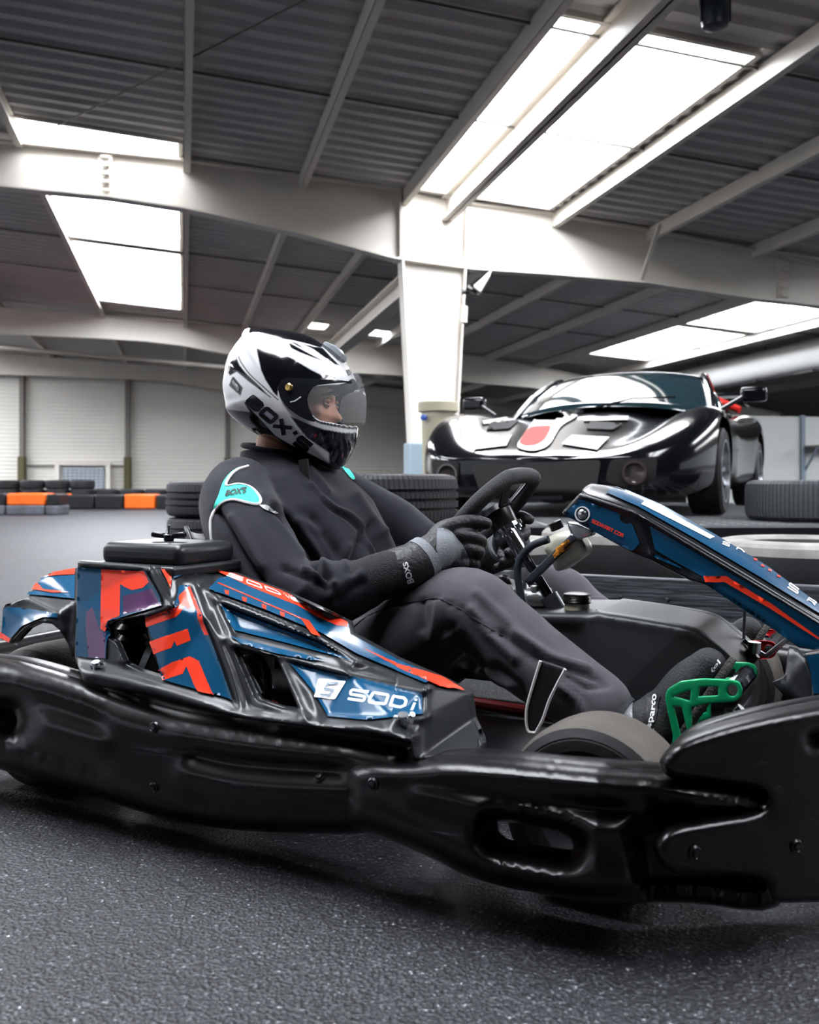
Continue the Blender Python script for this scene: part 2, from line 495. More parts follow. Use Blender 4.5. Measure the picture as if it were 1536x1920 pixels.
# ---- skylights: strips of translucent sheet let into the roof, (t0, t1, s0, s1)
def skyspan(px):
    q = [roof_px(u, v) for u, v in px]; return min(a for a, b in q), max(a for a, b in q), min(b for a, b in q), max(b for a, b in q)
PUR_PX = [(40, 268), (345, 303), (560, 333), (750, 362), (822, 388), (1030, 405), (1205, 432), (1400, 468)]
PUR = [roof_px(u, v)[0] for u, v in PUR_PX]
# skylight strips (t0, t1, s0, s1): the ones in view, their rows carried on, and unseen strips added for brightness
SKY = [(-4.86, -3.05, -.55, 4.66), (-4.86, -3.05, 4.92, 10.3), (-.34, 1.50, -4.75, -.22), (6.05, 7.95, 2.75, 5.2), (6.05, 7.95, 5.5, 9.75),
       (-.3, .22, 9.9, 10.75), (.75, 1.9, 9.9, 10.75), (-4.86, -3.05, -11.5, -6.5), (-.34, 1.5, -13.5, -9.2), (6.05, 7.95, -8.5, -2.5), (-9.5, -7.6, -6.5, -1.5), (-2.9, -.5, 12.3, 14.9), (-10.2, -8.6, 12.5, 16.), (-16, -12, 7, 20),  (-16, -12, -4, 5), (12, 14, -9, 0)]  # closing entries lie outside those rows: unseen, added to brighten hall and back wall

T0, T1, S0, S1 = -24., 20., -22., 22.
ceil_m = mat('galvanised_roof_sheet', 'cbc8c5', .55, var=.08, vscale=1.2)
def corr(tb, sb, mb):
    (ta, tbb), (sa, sbb) = tb, sb
    P = .26; prof = [(0, 0), (.10, 0), (.135, -.045), (.225, -.045), (.26, 0)]
    pts = []; k = math.floor(sa/P)
    while k*P < sbb:
        for a, z in prof[:-1]:
            q = k*P+a
            if sa <= q <= sbb: pts.append((q, z))
        k += 1
    if not pts or pts[0][0] > sa: pts.insert(0, (sa, 0))
    if pts[-1][0] < sbb: pts.append((sbb, 0))
    vs = [];  fs = []
    for q, z in pts:
        vs += [B(ta, q, roofz(ta)+.05+z), B(tbb, q, roofz(tbb)+.05+z)]
    for i in range(len(pts)-1): fs.append((2*i, 2*i+1, 2*i+3, 2*i+2))
    mb.add(vs, fs)
mb = MB(); tcuts = sorted({T0, T1, *[a for q in SKY for a in q[:2]]})
for a, b in zip(tcuts, tcuts[1:]):
    mid = (a+b)/2; occ = sorted((q[2], q[3]) for q in SKY if q[0] < mid < q[1]); cur = S0
    for c, d in occ:
        if c > cur: corr((a, b), (cur, c), mb)
        cur = max(cur, d)
    corr((a, b), (cur, S1), mb)
struct(mb.build('ceiling', ceil_m, smooth=False, auto=10))
SKYM = mat('daylit_translucent_sheet', 'f4f8ff', .6, emit=SKY_E)
KERB = mat('skylight_kerb', 'b9b4ac', .6)
for i, (a, b, c, d) in enumerate(SKY):  # seen skylights and the unseen added ones alike
    m1 = MB(); h = .16
    q = [B(a, c, roofz(a)+h), B(b, c, roofz(b)+h), B(b, d, roofz(b)+h), B(a, d, roofz(a)+h)]
    m1.add(q+[p+Vector((0, 0, .02)) for p in q], [(0, 3, 2, 1), (4, 5, 6, 7), (0, 1, 5, 4), (1, 2, 6, 5), (2, 3, 7, 6), (3, 0, 4, 7)])
    w = struct(m1.build('window_%d' % (i+1), SKYM))
    k = MB(); e = .03
    for (p, r) in (((a, c), (b, c)), ((b, c), (b, d)), ((b, d), (a, d)), ((a, d), (a, c))):
        k.beam(B(p[0], p[1], roofz(p[0])+.07), B(r[0], r[1], roofz(r[0])+.07), .05, .2)
    k.build('window_frame', KERB, w)
# purlins
for i, t in enumerate(PUR+[-7.2, -9.2, -11.5, 6.0, 8.0, 10., 12.5]):
    big = i == 4
    h, w = (.30, .15) if big else (.17, .07)
    if i == 7: t = 4.5
    m1 = MB()
    if not big:      # a lipped channel: web and two lips
        zt = roofz(t)-.01
        m1.beam(B(t, -22, zt-h/2), B(t, 21.5, zt-h/2), .012, h); m1.beam(B(t+w/2, -22, zt-h+.006), B(t+w/2, 21.5, zt-h+.006), w, .012); m1.beam(B(t+w/2, -22, zt-.006), B(t+w/2, 21.5, zt-.006), w, .012)
        m1.beam(B(t+w, -22, zt-h+.02), B(t+w, 21.5, zt-h+.02), .012, .035)
    else:
        zt = roofz(t)
        m1.beam(B(t, -22, zt-h/2), B(t, 0, zt-h/2), .02, h)
        m1.beam(B(t, -22, zt-h+.01), B(t, 0, zt-h+.01), w, .02); m1.beam(B(t, -22, zt-.01), B(t, 0, zt-.01), w, .02)
    struct(m1.build('roof_purlin', WPAINT))
# portal frames: tapered rafters with haunches, and the column
Ltop = [(-120, 254), (0, 268), (345, 303), (560, 332), (752, 358)]; Lbot = [(752, 490), (560, 440), (345, 393), (200, 371), (0, 352), (-120, 343)]
Rtop = [(872, 383), (1030, 403), (1205, 432), (1400, 469), (1536, 499), (1700, 537)]; Rbot = [(1700, 603), (1536, 574), (1400, 560), (1205, 531), (1020, 515), (872, 505)]
def web(mb, pg, s, y0=-.008, y1=.008):
    n = len(pg); mb.add([B(t, s+y0, z) for t, z in pg]+[B(t, s+y1, z) for t, z in pg],
        [tuple(range(n)), tuple(range(2*n-1, n-1, -1))]+[(i, i+n, (i+1) % n+n, (i+1) % n) for i in range(n)])
def flange(mb, pl, s, w=.2, th=.024):
    for a, b in zip(pl, pl[1:]): mb.beam(B(a[0], s, a[1]), B(b[0], s, b[1]), w, th)
def ext(pl, t_end):
    (a, za), (b, zb) = pl; k = (zb-za)/(b-a); return (t_end, za+k*(t_end-a))
for s in (0., 11.8, 20.9):
    lt = [frame_px(*p) for p in Ltop]; lb = [frame_px(*p) for p in Lbot]; rt = [frame_px(*p) for p in Rtop]; rb = [frame_px(*p) for p in Rbot]
    lt.insert(0, ext(lt[:2], -14)); lb.append(ext(lb[-2:], -14)); rt.append(ext(rt[-2:], 13)); rb.insert(0, ext(rb[:2], 13))
    for side, tp, bt in (('left', lt, lb), ('right', rt, rb)):
        m1 = MB(); web(m1, tp+bt, s); flange(m1, tp, s); flange(m1, bt, s)
        o = struct(m1.build('trim_%d' % {('left', 0.): 1, ('right', 0.): 2, ('left', 11.8): 3, ('right', 11.8): 4, ('left', 20.9): 5, ('right', 20.9): 6}[(side, s)], WPAINT))
        if s == 0:
            st = MB()
            for (u, va, vb) in (((198, 290, 368),) if side == 'left' else ((1466, 486, 565), )):
                a = frame_px(u, va); b = frame_px(u, vb); st.beam(B(a[0], -.02, a[1]), B(b[0], -.02, b[1]), .05, .16)
                for k in range(5):
                    f = (k+.5)/5; st.cyl(B(a[0]-.045, -.07, a[1]*(1-f)+b[1]*f), B(a[0]+.045, -.07, a[1]*(1-f)+b[1]*f), .018, 8)
            st.build('splice_plate', WPAINT, o)
    # column
    if s < 20:
        pts = [(752, 358), (872, 383), (868, 505), (856, 740), (847, 890)]; pr = [frame_px(*p) for p in pts[1:]]; pl = [frame_px(*p) for p in ((772, 890), (765, 740), (752, 490), (752, 358))]
        pr.append(ext_ := (pr[-1][0]-(pr[-2][0]-pr[-1][0])*(pr[-1][1])/(pr[-2][1]-pr[-1][1]), 0.)); pl.insert(0, (pl[0][0]+(pl[0][0]-pl[1][0])*pl[0][1]/(pl[1][1]-pl[0][1]), 0.))
        m1 = MB(); web(m1, pr+pl, s); flange(m1, pr, s, .26); flange(m1, pl, s, .26)
        a = frame_px(752, 488); b = frame_px(868, 505); m1.beam(B(a[0]-.08, s, a[1]), B(b[0]+.06, s, b[1]), .26, .03)
        c = frame_px(872, 383); d = frame_px(868, 505); 
        col = struct(m1.build('steel_column', WPAINT))
        q = MB(); q.beam(B((pr[-1][0]+pl[0][0])/2-.01, s, 0), B((pr[-1][0]+pl[0][0])/2-.01, s, 1.06), .34, .62, up=TC); q.build('base_sleeve', mat('blue_grey_paint', '8fa0aa', .6), col, mods=[bevelmod(.02)])
# the beam along the columns at knee height
m1 = MB(); m1.beam(B(-.1, .1, 3.18), B(-.1, 11.7, 3.18), .03, .28); m1.beam(B(-.1, .1, 3.05), B(-.1, 11.7, 3.05), .24, .03); m1.beam(B(-.1, .1, 3.32), B(-.1, 11.7, 3.32), .24, .03)
struct(m1.build('trim_7', WPAINT))
# fly brace, wind-brace cable, tie rods
a = roof_px(1238, 420, -.2); b = frame_px(1200, 526)
struct(MB().beam(B(a[0], a[1], roofz(a[0])-.2), B(b[0], -.05, b[1]), .05, .03).build('trim_8', WPAINT))
ROD = mat('grey_steel_rod', '55524f', .5, metal=.5)
a = roof_px(85, 248, -.1); b = roof_px(600, -15, -.1)
struct(MB().cyl(B(a[0], a[1], roofz(a[0])-.1), B(b[0], b[1], roofz(b[0])-.1), .008, 6).build('trim_9', ROD))
a = roof_px(345, 130, -.02)
for k, s_ in enumerate((a[1], roof_px(345, 470)[1], 7.4, roof_px(1290, 70)[1]+.2)):
    struct(MB().cyl(B(-14, s_, roofz(-14)-.03), B(13, s_, roofz(13)-.03), .013, 6).build('trim_%d' % (10+k), ROD))
for k, (p, q) in enumerate((((0, 648), (430, 690)),)):
    z = 4.7; A = B(-16, 16.5, z); C_ = B(4, 16.5, z-1.2)
    struct(MB().cyl(A, C_, .06, 10).build('trim_14', KERB))

# back wall of ribbed white sheet, posts
WALLM = mat('white_wall_sheet', 'efebe3', .6, var=.03, vscale=1)
mb = MB(); n = 44; zt = 5.6
for k in range(n):
    z0 = zt*k/n; z1 = zt*(k+1)/n
    mb.add([B(-22, 21.3, z0), B(20, 21.3, z0), B(20, 21.27, z1-.02), B(-22, 21.27, z1-.02), B(20, 21.3, z1), B(-22, 21.3, z1)], [(0, 1, 2, 3), (3, 2, 4, 5)])
mb.add([B(-22, 21.5, 0), B(20, 21.5, 0), B(20, 21.5, zt), B(-22, 21.5, zt)], [(3, 2, 1, 0)])
struct(mb.build('wall_back', WALLM, auto=5))
struct(MB().add([B(-24, -21.5, 0), B(20, -21.5, 0), B(20, -21.5, 6), B(-24, -21.5, 6), B(-24, -21.7, 0), B(20, -21.7, 0), B(20, -21.7, 6), B(-24, -21.7, 6)], [(3, 2, 1, 0), (4, 5, 6, 7), (0, 1, 5, 4), (1, 2, 6, 5), (2, 3, 7, 6), (3, 0, 4, 7)]).build('wall_front', mat('grey_wall_sheet', '3c3c3c', .7)))
POST = mat('grey_brown_post', '6f6a64', .6)
def wall_px(u, v, s=21.2):
    p = wplane(u, v, B(0, s, 0), LS); r = p-B0; return r.dot(TC), p.z
for k, u in enumerate((-150, 42, 240, 427)):
    t, z = wall_px(u, 800)
    m1 = MB(); m1.beam(B(t, 21.15, 0), B(t, 21.15, 4.2), .14, .14)
    o = struct(m1.build('trim_%d' % (20+k), POST))
    MB().beam(B(t, 21.1, 0), B(t, 21.1, 1.35), .2, .2).build('post_guard', mat('olive_guard', '4f4a2c', .7), o)
# grey dado on the wall and the grilled opening
t0, z0 = wall_px(48, 873); t1, z1 = wall_px(240, 930)
struct(MB().beam(B(t0, 21.2, z0), B(t1, 21.2, z0), .05, .05).build('trim_30', POST))
a = wall_px(118, 876); b = wall_px(195, 912)
m1 = MB()
for q in np.linspace(a[0]+.1, b[0]-.1, 9): m1.cyl(B(q, 21.1, a[1]), B(q, 21.1, .1), .015, 6)
for q in np.linspace(.15, a[1]-.05, 9): m1.cyl(B(a[0], 21.1, q), B(b[0], 21.1, q), .02, 6)
w = struct(MB().box(B((a[0]+b[0])/2, 21.2, a[1]/2), (b[0]-a[0], .06, a[1]), Matrix.Rotation(math.atan2(.229, .973), 3, 'Z')).build('window_20', mat('pale_blue_glass', 'aebccb', .3)))
m1.build('grille', mat('white_grille', 'd4d8dc', .5), w)
m1 = MB()
for q in (a[0]-.15, b[0]+.15): m1.beam(B(q, 21.1, 0), B(q, 21.1, a[1]+.1), .14, .14)
m1.beam(B(a[0]-.2, 21.1, a[1]+.12), B(b[0]+.2, 21.1, a[1]+.12), .14, .12); m1.build('window_frame', WPAINT, w)

# right-hand partition, far shelving, air duct
def tp(u, v, s):
    p = wplane(u, v, B(0, s, 0), LS); r = p-B0; return r.dot(TC), p.z
PARTM = mat('pale_partition', 'c9cdca', .55, var=.03, vscale=2)
S_P = 2.0
a = tp(1290, 778, S_P); b = tp(1900, 800, S_P)
struct(MB().box(B((a[0]+b[0])/2, S_P, a[1]/2), (b[0]-a[0], .08, a[1]), Matrix.Rotation(math.atan2(.229, .973), 3, 'Z')).build('wall_right', PARTM))
c = tp(1500, 800, S_P)
struct(MB().beam(B(c[0], S_P-.08, 0), B(c[0], S_P-.08, a[1]+.02), .05, .06).build('trim_31', mat('steel_blue_post', '7d8b98', .5)))

struct(MB().add([B(19.5, 2.5, 0), B(19.5, 21.4, 0), B(19.5, 21.4, 4.5), B(19.5, 2.5, 4.5), B(19.7, 2.5, 0), B(19.7, 21.4, 0), B(19.7, 21.4, 4.5), B(19.7, 2.5, 4.5)], [(0, 1, 2, 3), (7, 6, 5, 4), (0, 4, 5, 1), (1, 5, 6, 2), (2, 6, 7, 3), (3, 7, 4, 0)]).build('wall_side', mat('brown_grey_sheet', '7d756b', .7)))
# ================================================================= THINGS STANDING ROUND THE TRACK
def tyre_mat(name, col, n, ribs=False):
    m = mat(name, col, .6); nt = m.node_tree; N = nt.nodes; L = nt.links; b = N['Principled BSDF']
    tc = N.new('ShaderNodeTexCoord'); g = N.new('ShaderNodeTexGradient'); g.gradient_type = 'RADIAL'; L.new(tc.outputs['Object'], g.inputs['Vector'])
    mu = N.new('ShaderNodeMath'); mu.operation = 'MULTIPLY'; mu.inputs[1].default_value = n*2*math.pi; L.new(g.outputs['Fac'], mu.inputs[0])
    sx = N.new('ShaderNodeSeparateXYZ'); L.new(tc.outputs['Object'], sx.inputs[0])
    m2 = N.new('ShaderNodeMath'); m2.operation = 'MULTIPLY_ADD'; m2.inputs[1].default_value = 0 if ribs else 26; L.new(sx.outputs['Z'], m2.inputs[0]); L.new(mu.outputs[0], m2.inputs[2])
    si = N.new('ShaderNodeMath'); si.operation = 'SINE'; L.new(m2.outputs[0], si.inputs[0])
    rp = N.new('ShaderNodeMapRange'); rp.inputs['From Min'].default_value = -1; rp.inputs['From Max'].default_value = -.35; L.new(si.outputs[0], rp.inputs['Value'])
    # only the tread (far from the axle) is siped
    ln = N.new('ShaderNodeVectorMath'); ln.operation = 'LENGTH'; cx = N.new('ShaderNodeCombineXYZ'); L.new(sx.outputs['X'], cx.inputs[0]); L.new(sx.outputs['Y'], cx.inputs[1]); L.new(cx.outputs[0], ln.inputs[0])
    bp = N.new('ShaderNodeBump'); bp.inputs['Strength'].default_value = .9; bp.inputs['Distance'].default_value = .012
    L.new(rp.outputs[0], bp.inputs['Height']); L.new(bp.outputs[0], b.inputs['Normal'])
    return m
TREAD = tyre_mat('road_tyre_tread', '222326', 96)
WSIDE = mat('whitewashed_rubber', '8d8a86', .8, var=.3, vscale=9, bump=.1, bscale=50)
def tyre_mesh(name, Rr, w, ri, m, painted=False, grooves=3, msec=None):
    """a tyre lying flat, its base at z=0"""
    sh = .035; prof = []
    hw = w/2
    prof += [(ri, -hw*.72), (ri+.02, -hw*.86), (ri+.06, -hw), (Rr-.055, -hw), (Rr-.02, -hw*.93), (Rr-.006, -hw*.8)]
    zs = np.linspace(-hw*.72, hw*.72, grooves*2+1 if grooves else 2)
    if grooves:
        step = 2*hw*.72/(grooves+1)
        for k in range(grooves):
            z = -hw*.72+step*(k+1)
            prof += [(Rr, z-step*.5 if k == 0 else z-step*.4), (Rr, z-.007), (Rr-.010, z-.005), (Rr-.010, z+.005), (Rr, z+.007)]
    else: prof += [(Rr, -hw*.5), (Rr, hw*.5)]
    prof += [(Rr-.006, hw*.8), (Rr-.02, hw*.93), (Rr-.055, hw), (ri+.06, hw), (ri+.02, hw*.86), (ri, hw*.72), (ri+.03, hw*.6), (ri+.05, 0), (ri+.03, -hw*.6)]
    mb = MB().lathe([(r, z+hw) for r, z in prof], 64, closed=True)
    o = mb.build(name, m, auto=30)
    if painted:
        o.data.materials.append(WSIDE)
        for p in o.data.polygons:
            c = p.center
            if c.z > w*.80 and math.hypot(c.x, c.y) < Rr+.01 and math.hypot(c.x, c.y) > ri+.012: p.material_index = 1
    return o
# three stacks of used car tyres behind the driver
base = tyre_mesh('car_tyre', .31, .198, .19, TREAD)
wt = tyre_mesh('car_tyre', .33, .19, .185, RUBBER, True, 0)
def put(o, first, loc, label, group, sc=1., rz=0.):
    c = o if first else o.copy()
    if not first: COL.objects.link(c)
    c.location = loc; c.rotation_euler = (0, 0, rz); c.scale = (1, 1, sc)
    return tag(c, label, 'tyre', group)
lev = ['bottom', 'middle', 'top']
for si, (x, d, h, nm) in enumerate(((-1.05, 5.4, .198, 'black car tyre, %s of the leftmost tyre stack'),
                                    (-.70, 4.74, .206, 'black car tyre, %s of the stack right behind the driver\'s back'),
                                    (-.115, 4.0, .208, 'black car tyre, %s of the stack between driver and sports car'))):
    for k in range(3):
        put(base, si == 0 and k == 0, (x+.008*math.sin(3*k+si), d, k*h), nm % lev[k], 'stacked used car tyres', h/.198, k*1.3+si)
for si, (x, d, h, Rr, nm) in enumerate(((1.45, 3.5, .193, 1., 'whitewashed tyre nearest the right edge below the sports car, %s'),
                                         (.30, 3.58, .193, .80, 'whitewashed tyre directly behind the steering wheel, %s'),
                                         (.86, 3.86, .205, 1., 'whitewashed tyre behind the kart\'s blue front panel, %s'))):
    for k in range(2):
        o = put(wt, si == 0 and k == 0, (x, d, k*h), nm % ('lower of two' if k == 0 else 'upper of two'), 'whitewashed tyres along the board', h/.19, .5*k)
        o.scale = (Rr, Rr, h/.19)
# ribbed big tyre on the stand
rb = tyre_mesh('ribbed_tyre', .42, .215, .25, tyre_mat('ribbed_rubber', '3a3c40', 110, True), False, 0)
rb.location = (2.26, 5.2, .385); tag(rb, 'big ribbed black tyre lying on the stand right of the sports car', 'tyre')

# black plank barrier behind the kart
def wood():
    m = mat('black_stained_wood', '1d2024', .55); nt = m.node_tree; N = nt.nodes; L = nt.links; b = N['Principled BSDF']
    tc = N.new('ShaderNodeTexCoord'); mp = N.new('ShaderNodeMapping'); mp.inputs['Scale'].default_value = (1.6, 1, 22); L.new(tc.outputs['Object'], mp.inputs['Vector'])
    n = N.new('ShaderNodeTexNoise'); n.inputs['Scale'].default_value = 4; n.inputs['Detail'].default_value = 7; n.inputs['Distortion'].default_value = .6; L.new(mp.outputs[0], n.inputs['Vector'])
    cr = N.new('ShaderNodeValToRGB'); e = cr.color_ramp.elements; e[0].position = .32; e[0].color = (.006, .007, .009, 1); e[1].position = .75; e[1].color = (.075, .085, .10, 1)
    L.new(n.outputs['Fac'], cr.inputs['Fac']); L.new(cr.outputs['Color'], b.inputs['Base Color'])
    bp = N.new('ShaderNodeBump'); bp.inputs['Strength'].default_value = .4; bp.inputs['Distance'].default_value = .01; L.new(n.outputs['Fac'], bp.inputs['Height']); L.new(bp.outputs[0], b.inputs['Normal'])
    return m
WOOD = wood()
bd = empty('barrier_board', (.567, 3.04, 0), math.atan2(-.32, .6)); tag(bd, 'low black wooden plank barrier standing behind the kart', 'barrier')
MB().box((.2, .03, .22), (2.4, .04, .155)).build('plank', WOOD, bd, mods=[bevelmod(.004)])
MB().box((.2, .03, .07), (2.4, .04, .14)).build('plank', WOOD, bd, mods=[bevelmod(.004)])
for x in (-.9, .25, 1.3): MB().box((x, .075, .145), (.06, .05, .29)).build('batten', WOOD, bd)
for x in (.1, .245): MB().lathe([(0, 0), (.006, 0), (.006, .003), (0, .004)], 10, M_to((x, .01, .235), (0, -1, 0))).build('bolt', STEEL, bd)

# display stand of steel grating
STZ = .385
st = empty('grating_stand', (1.9, 6.9, 0)); tag(st, 'low steel stand with an open grating top carrying the black sports car', 'stand')
GR = mat('grey_galvanised_grating', '9a9c9e', .45, metal=.7)
m1 = MB(); x0, x1, y0, y1 = -2.0, 2.4, -2.25, 2.3
for x in np.arange(x0, x1+.01, .11): m1.box((x, (y0+y1)/2, STZ-.02), (.012, y1-y0, .03))
for y in np.arange(y0, y1+.01, .11): m1.box(((x0+x1)/2, y, STZ-.012), (x1-x0, .012, .018))
m1.build('grating_top', GR, st)
m1 = MB()
for y in (y0, y1): m1.box(((x0+x1)/2, y, STZ-.04), (x1-x0, .04, .05))
for x in (x0, x1): m1.box((x, (y0+y1)/2, STZ-.04), (.04, y1-y0, .05))
m1.build('stand_frame', BLACKM, st)
for x in (x0, 0.2, x1):
    for y in (y0, 0, y1): MB().box((x, y, (STZ-.065)/2), (.06, .06, STZ-.065)).build('leg', BLACKM, st)

# ---------------------------------------------------------------- the black sports car
CARM = Matrix.Translation((1.098, 6.278, STZ)) @ Matrix.Rotation(math.atan2(-.906, -.423), 4, 'Z')
car = empty('sports_car', CARM.translation, math.atan2(-.906, -.423)); tag(car, 'black low sports car with red bonnet scoop parked on the grating stand', 'car')
bpy.context.view_layer.update()
CARP = mat('black_gloss_paint', '0a0c11', .14, coat=.35, spec=.4)
CWH = mat('car_white_vinyl', 'e4e2e0', .6, spec=.15); CRED = mat('car_red_paint', 'd3281f', .6, spec=.12)
ST = [  # x, half width, bottom, crest height, valley height, centre height
 (.86, .50, .16, .335, .33, .345), (.80, .66, .11, .38, .365, .375), (.66, .82, .10, .46, .40, .405), (.35, .93, .10, .605, .455, .47), (0., .955, .11, .69, .52, .555),
 (-.35, .94, .12, .69, .58, .64), (-.72, .90, .12, .675, .655, .72), (-1.3, .87, .12, .67, .70, .76), (-1.9, .92, .12, .74, .74, .80), (-2.3, .955, .13, .77, .73, .82), (-2.75, .94, .18, .745, .72, .80), (-3.05, .86, .24, .70, .69, .74)]
def half(w, zb, zf, zv, zc):
    return [(0, zb), (w*.5, zb), (w*.9, zb+.01), (w*.985, zb+.09), (w, zb+(zf-zb)*.5), (w*.985, zf-.10*(zf-zb)), (w*.90, zf), (w*.74, zf-.005), (w*.58, zv+.3*(zf-zv)), (w*.42, zv), (w*.2, zc), (0, zc)]
vs = []; nr = None
for x, w, zb, zf, zv, zc in ST:
    h = half(w, zb, zf, zv, zc); ring = [(y, z) for y, z in h] + [(-y, z) for y, z in h[-2:0:-1]]
    nr = len(ring); vs += [(x + (0. if i not in () else 0), y, z) for i, (y, z) in enumerate(ring)]
fs = []
for i in range(len(ST)-1):
    for k in range(nr): l = (k+1) % nr; fs.append((i*nr+k, i*nr+l, (i+1)*nr+l, (i+1)*nr+k))
for e_, rev in ((0, False), (len(ST)-1, True)):
    n = nr; # quads across the end
    for k in range(0, nr//2):
        a, b_, c, d = e_*nr+k, e_*nr+k+1, e_*nr+(nr-k-1) % nr, e_*nr+(nr-k) % nr
        f = [a, b_, c, d] if len({a, b_, c, d}) == 4 else [q for i, q in enumerate((a, b_, c, d)) if q not in (a, b_, c, d)[:i]]
        if len(f) >= 3: fs.append(f if rev else f[::-1])
body = mk('body_shell', vs, fs, CARP, car, mods=[('SUBSURF', dict(levels=2, render_levels=2))])
recalc(body)
cut = MB()
for x in (0., -2.3):
    for s in (1, -1): cut.lathe([(0, -.20), (.325, -.20), (.345, .25), (0, .25)], 40, M_to((x, s*.86, .27), (0, s, 0)))
cutter = cut.build('cutter', CARP, car)
recalc(cutter)
bo = body.modifiers.new('arch', 'BOOLEAN'); bo.operation = 'DIFFERENCE'; bo.object = cutter; bo.solver = 'EXACT'
bpy.context.view_layer.update()
dg = bpy.context.evaluated_depsgraph_get(); me = bpy.data.meshes.new_from_object(body.evaluated_get(dg)); body.modifiers.clear(); body.data = me
bpy.data.objects.remove(cutter)
me.polygons.foreach_set('use_smooth', np.ones(len(me.polygons), dtype=bool)); me.set_sharp_from_angle(angle=R(40))
# wheels
RIM = mat('silver_alloy_rim', 'b9bcc2', .25, metal=.9)
def car_wheel(x, s):
    wz = .27; M = M_to((x, s*.83, wz), (0, s, 0))
    t = MB().lathe([(.19, -.10), (.24, -.105), (.265, -.09), (.27, 0), (.265, .085), (.245, .10), (.19, .095)], 40, M).build('wheel_tyre', RUBBER, car)
    r = MB().lathe([(.195, .07), (.195, .10), (.18, .10), (.172, .06), (.172, -.06)], 40, M)
    r.lathe([(0, .055), (.04, .06), (.045, .03), (0, .03)], 16, M)
    for k in range(10):
        a = k*math.pi/5; d = Vector((math.cos(a), math.sin(a), 0)); e = Vector((math.cos(a+.12), math.sin(a+.12), 0))
        r.beam(M @ (d*.03+Vector((0, 0, .05))), M @ (e*.18+Vector((0, 0, .075))), .028, .02, up=M.to_3x3() @ Vector((0, 0, 1)))
    r.build('wheel_rim', RIM, t)
    MB().lathe([(0, -.02), (.15, -.02), (.15, -.04), (0, -.04)], 24, M).build('brake_disc', STEEL, t)
for x in (0., -2.3):
    for s in (1, -1): car_wheel(x, s)
# cabin: pillars and roof in body colour, glass set in
def cabin(x, w, z, n=7, crown=.05, drop=.0):
    return [Vector((x-.16*(abs(a)**2.2)*(1 if drop else 0), w*a, z-crown*abs(a)**2.5)) for a in np.linspace(-1, 1, n)]
GLASSC = mat('tinted_windscreen', '1d333a', .04, coat=1., spec=.9)
rowA = cabin(-.70, .74, .745, 9, .085, 1); rowB = cabin(-1.02, .68, .93, 9, .07, 1); rowC = cabin(-1.30, .60, 1.045, 9, .05, 1)
rowD = cabin(-1.45, .57, 1.075, 9, .05, 1); rowE = cabin(-1.8, .56, 1.07, 9, .055); rowF = cabin(-2.3, .58, .95, 9, .09); rowG = cabin(-2.75, .62, .79, 9, .06)
def loft(rows):
    n = len(rows[0]); return [v for r in rows for v in r], [(i*n+k, i*n+k+1, (i+1)*n+k+1, (i+1)*n+k) for i in range(len(rows)-1) for k in range(n-1)]
v, f = loft([rowA, rowB, rowC]); mk('windscreen', v, f, GLASSC, car, mods=[('SUBSURF', dict(levels=2, render_levels=2)), ('SOLIDIFY', dict(thickness=.008, offset=-1))])
v, f = loft([rowC, rowD, rowE, rowF, rowG]); mk('roof', v, f, CARP, car, mods=[('SUBSURF', dict(levels=2, render_levels=2)), ('SOLIDIFY', dict(thickness=.03, offset=-1))])
for s in (1, -1):
    k = -1 if s > 0 else 0
    lo = [Vector((-.86-.3*i, s*(.80-.005*i), .70)) for i in range(6)]
    up = [rowA[k]+Vector((0, 0, -.0)), rowC[k], rowD[k], rowE[k], (rowE[k]+rowF[k])/2, rowF[k]]
    v = lo+up; mk('side_window', v, [(i, i+1, i+7, i+6) for i in range(5)], GLASSC, car, mods=[('SOLIDIFY', dict(thickness=.01))])
    MB().tube([rowA[k], rowB[k], rowC[k], rowD[k]], .026, 10).build('windscreen_pillar', CARP, car)
    MB().tube([rowD[k]+Vector((.02, s*.015, -.01)), rowE[k]+Vector((0, s*.015, -.02)), (rowE[k]+rowF[k])/2+Vector((0, s*.03, -.06)), Vector((-2.0, s*.80, .78))], .03, 8).build('door_band', CRED, car)
    mi = MB().box((-.78, s*1.02, .80), (.10, .17, .10)).build('wing_mirror', CARP, car, mods=[bevelmod(.025, 3)])
    MB().tube([(-.74, s*.95, .78), (-.70, s*.82, .70)], .014, 8).build('mirror_stalk', BLACKM, mi)
# rear wing
wg = MB().box((-2.95, 0, .98), (.28, 1.5, .03)).build('rear_wing', CARP, car, mods=[bevelmod(.01)])
for s in (1, -1):
    MB().box((-2.95, s*.76, .97), (.30, .015, .17)).build('end_plate', CARP, wg); MB().beam((-2.9, s*.4, .75), (-2.95, s*.4, .97), .02, .12).build('wing_strut', BLACKM, wg)
MB().tube([(-.66, -.05, .735), (-.75, .2, .80), (-.78, .5, .80)], .008, 6).build('wiper', BLACKM, car)
bpy.context.view_layer.update()
bv = bvh_of([body])
def cdec(n, p, bv_, m, par, off=.012): return decal(n, p, bv_, m, par, max(off, .010), 4, ddmax=3)
GRIL = mat('dark_mesh_grille', '1c1a1a', .7, bump=.6, bscale=300)
HOLE = mat('black_opening', '050506', .8)
cdec('grille', rnd([(884, 872), (1128, 862), (1118, 920), (1095, 936), (925, 936), (900, 918)], 10), bv, GRIL, car, .006)
cdec('bumper_intake', rnd([(1145, 862), (1232, 858), (1228, 900), (1165, 912), (1135, 902)], 10), bv, HOLE, car, .006)
cdec('bumper_intake', rnd([(812, 862), (862, 866), (862, 905), (830, 912), (815, 895)], 8), bv, HOLE, car, .006)
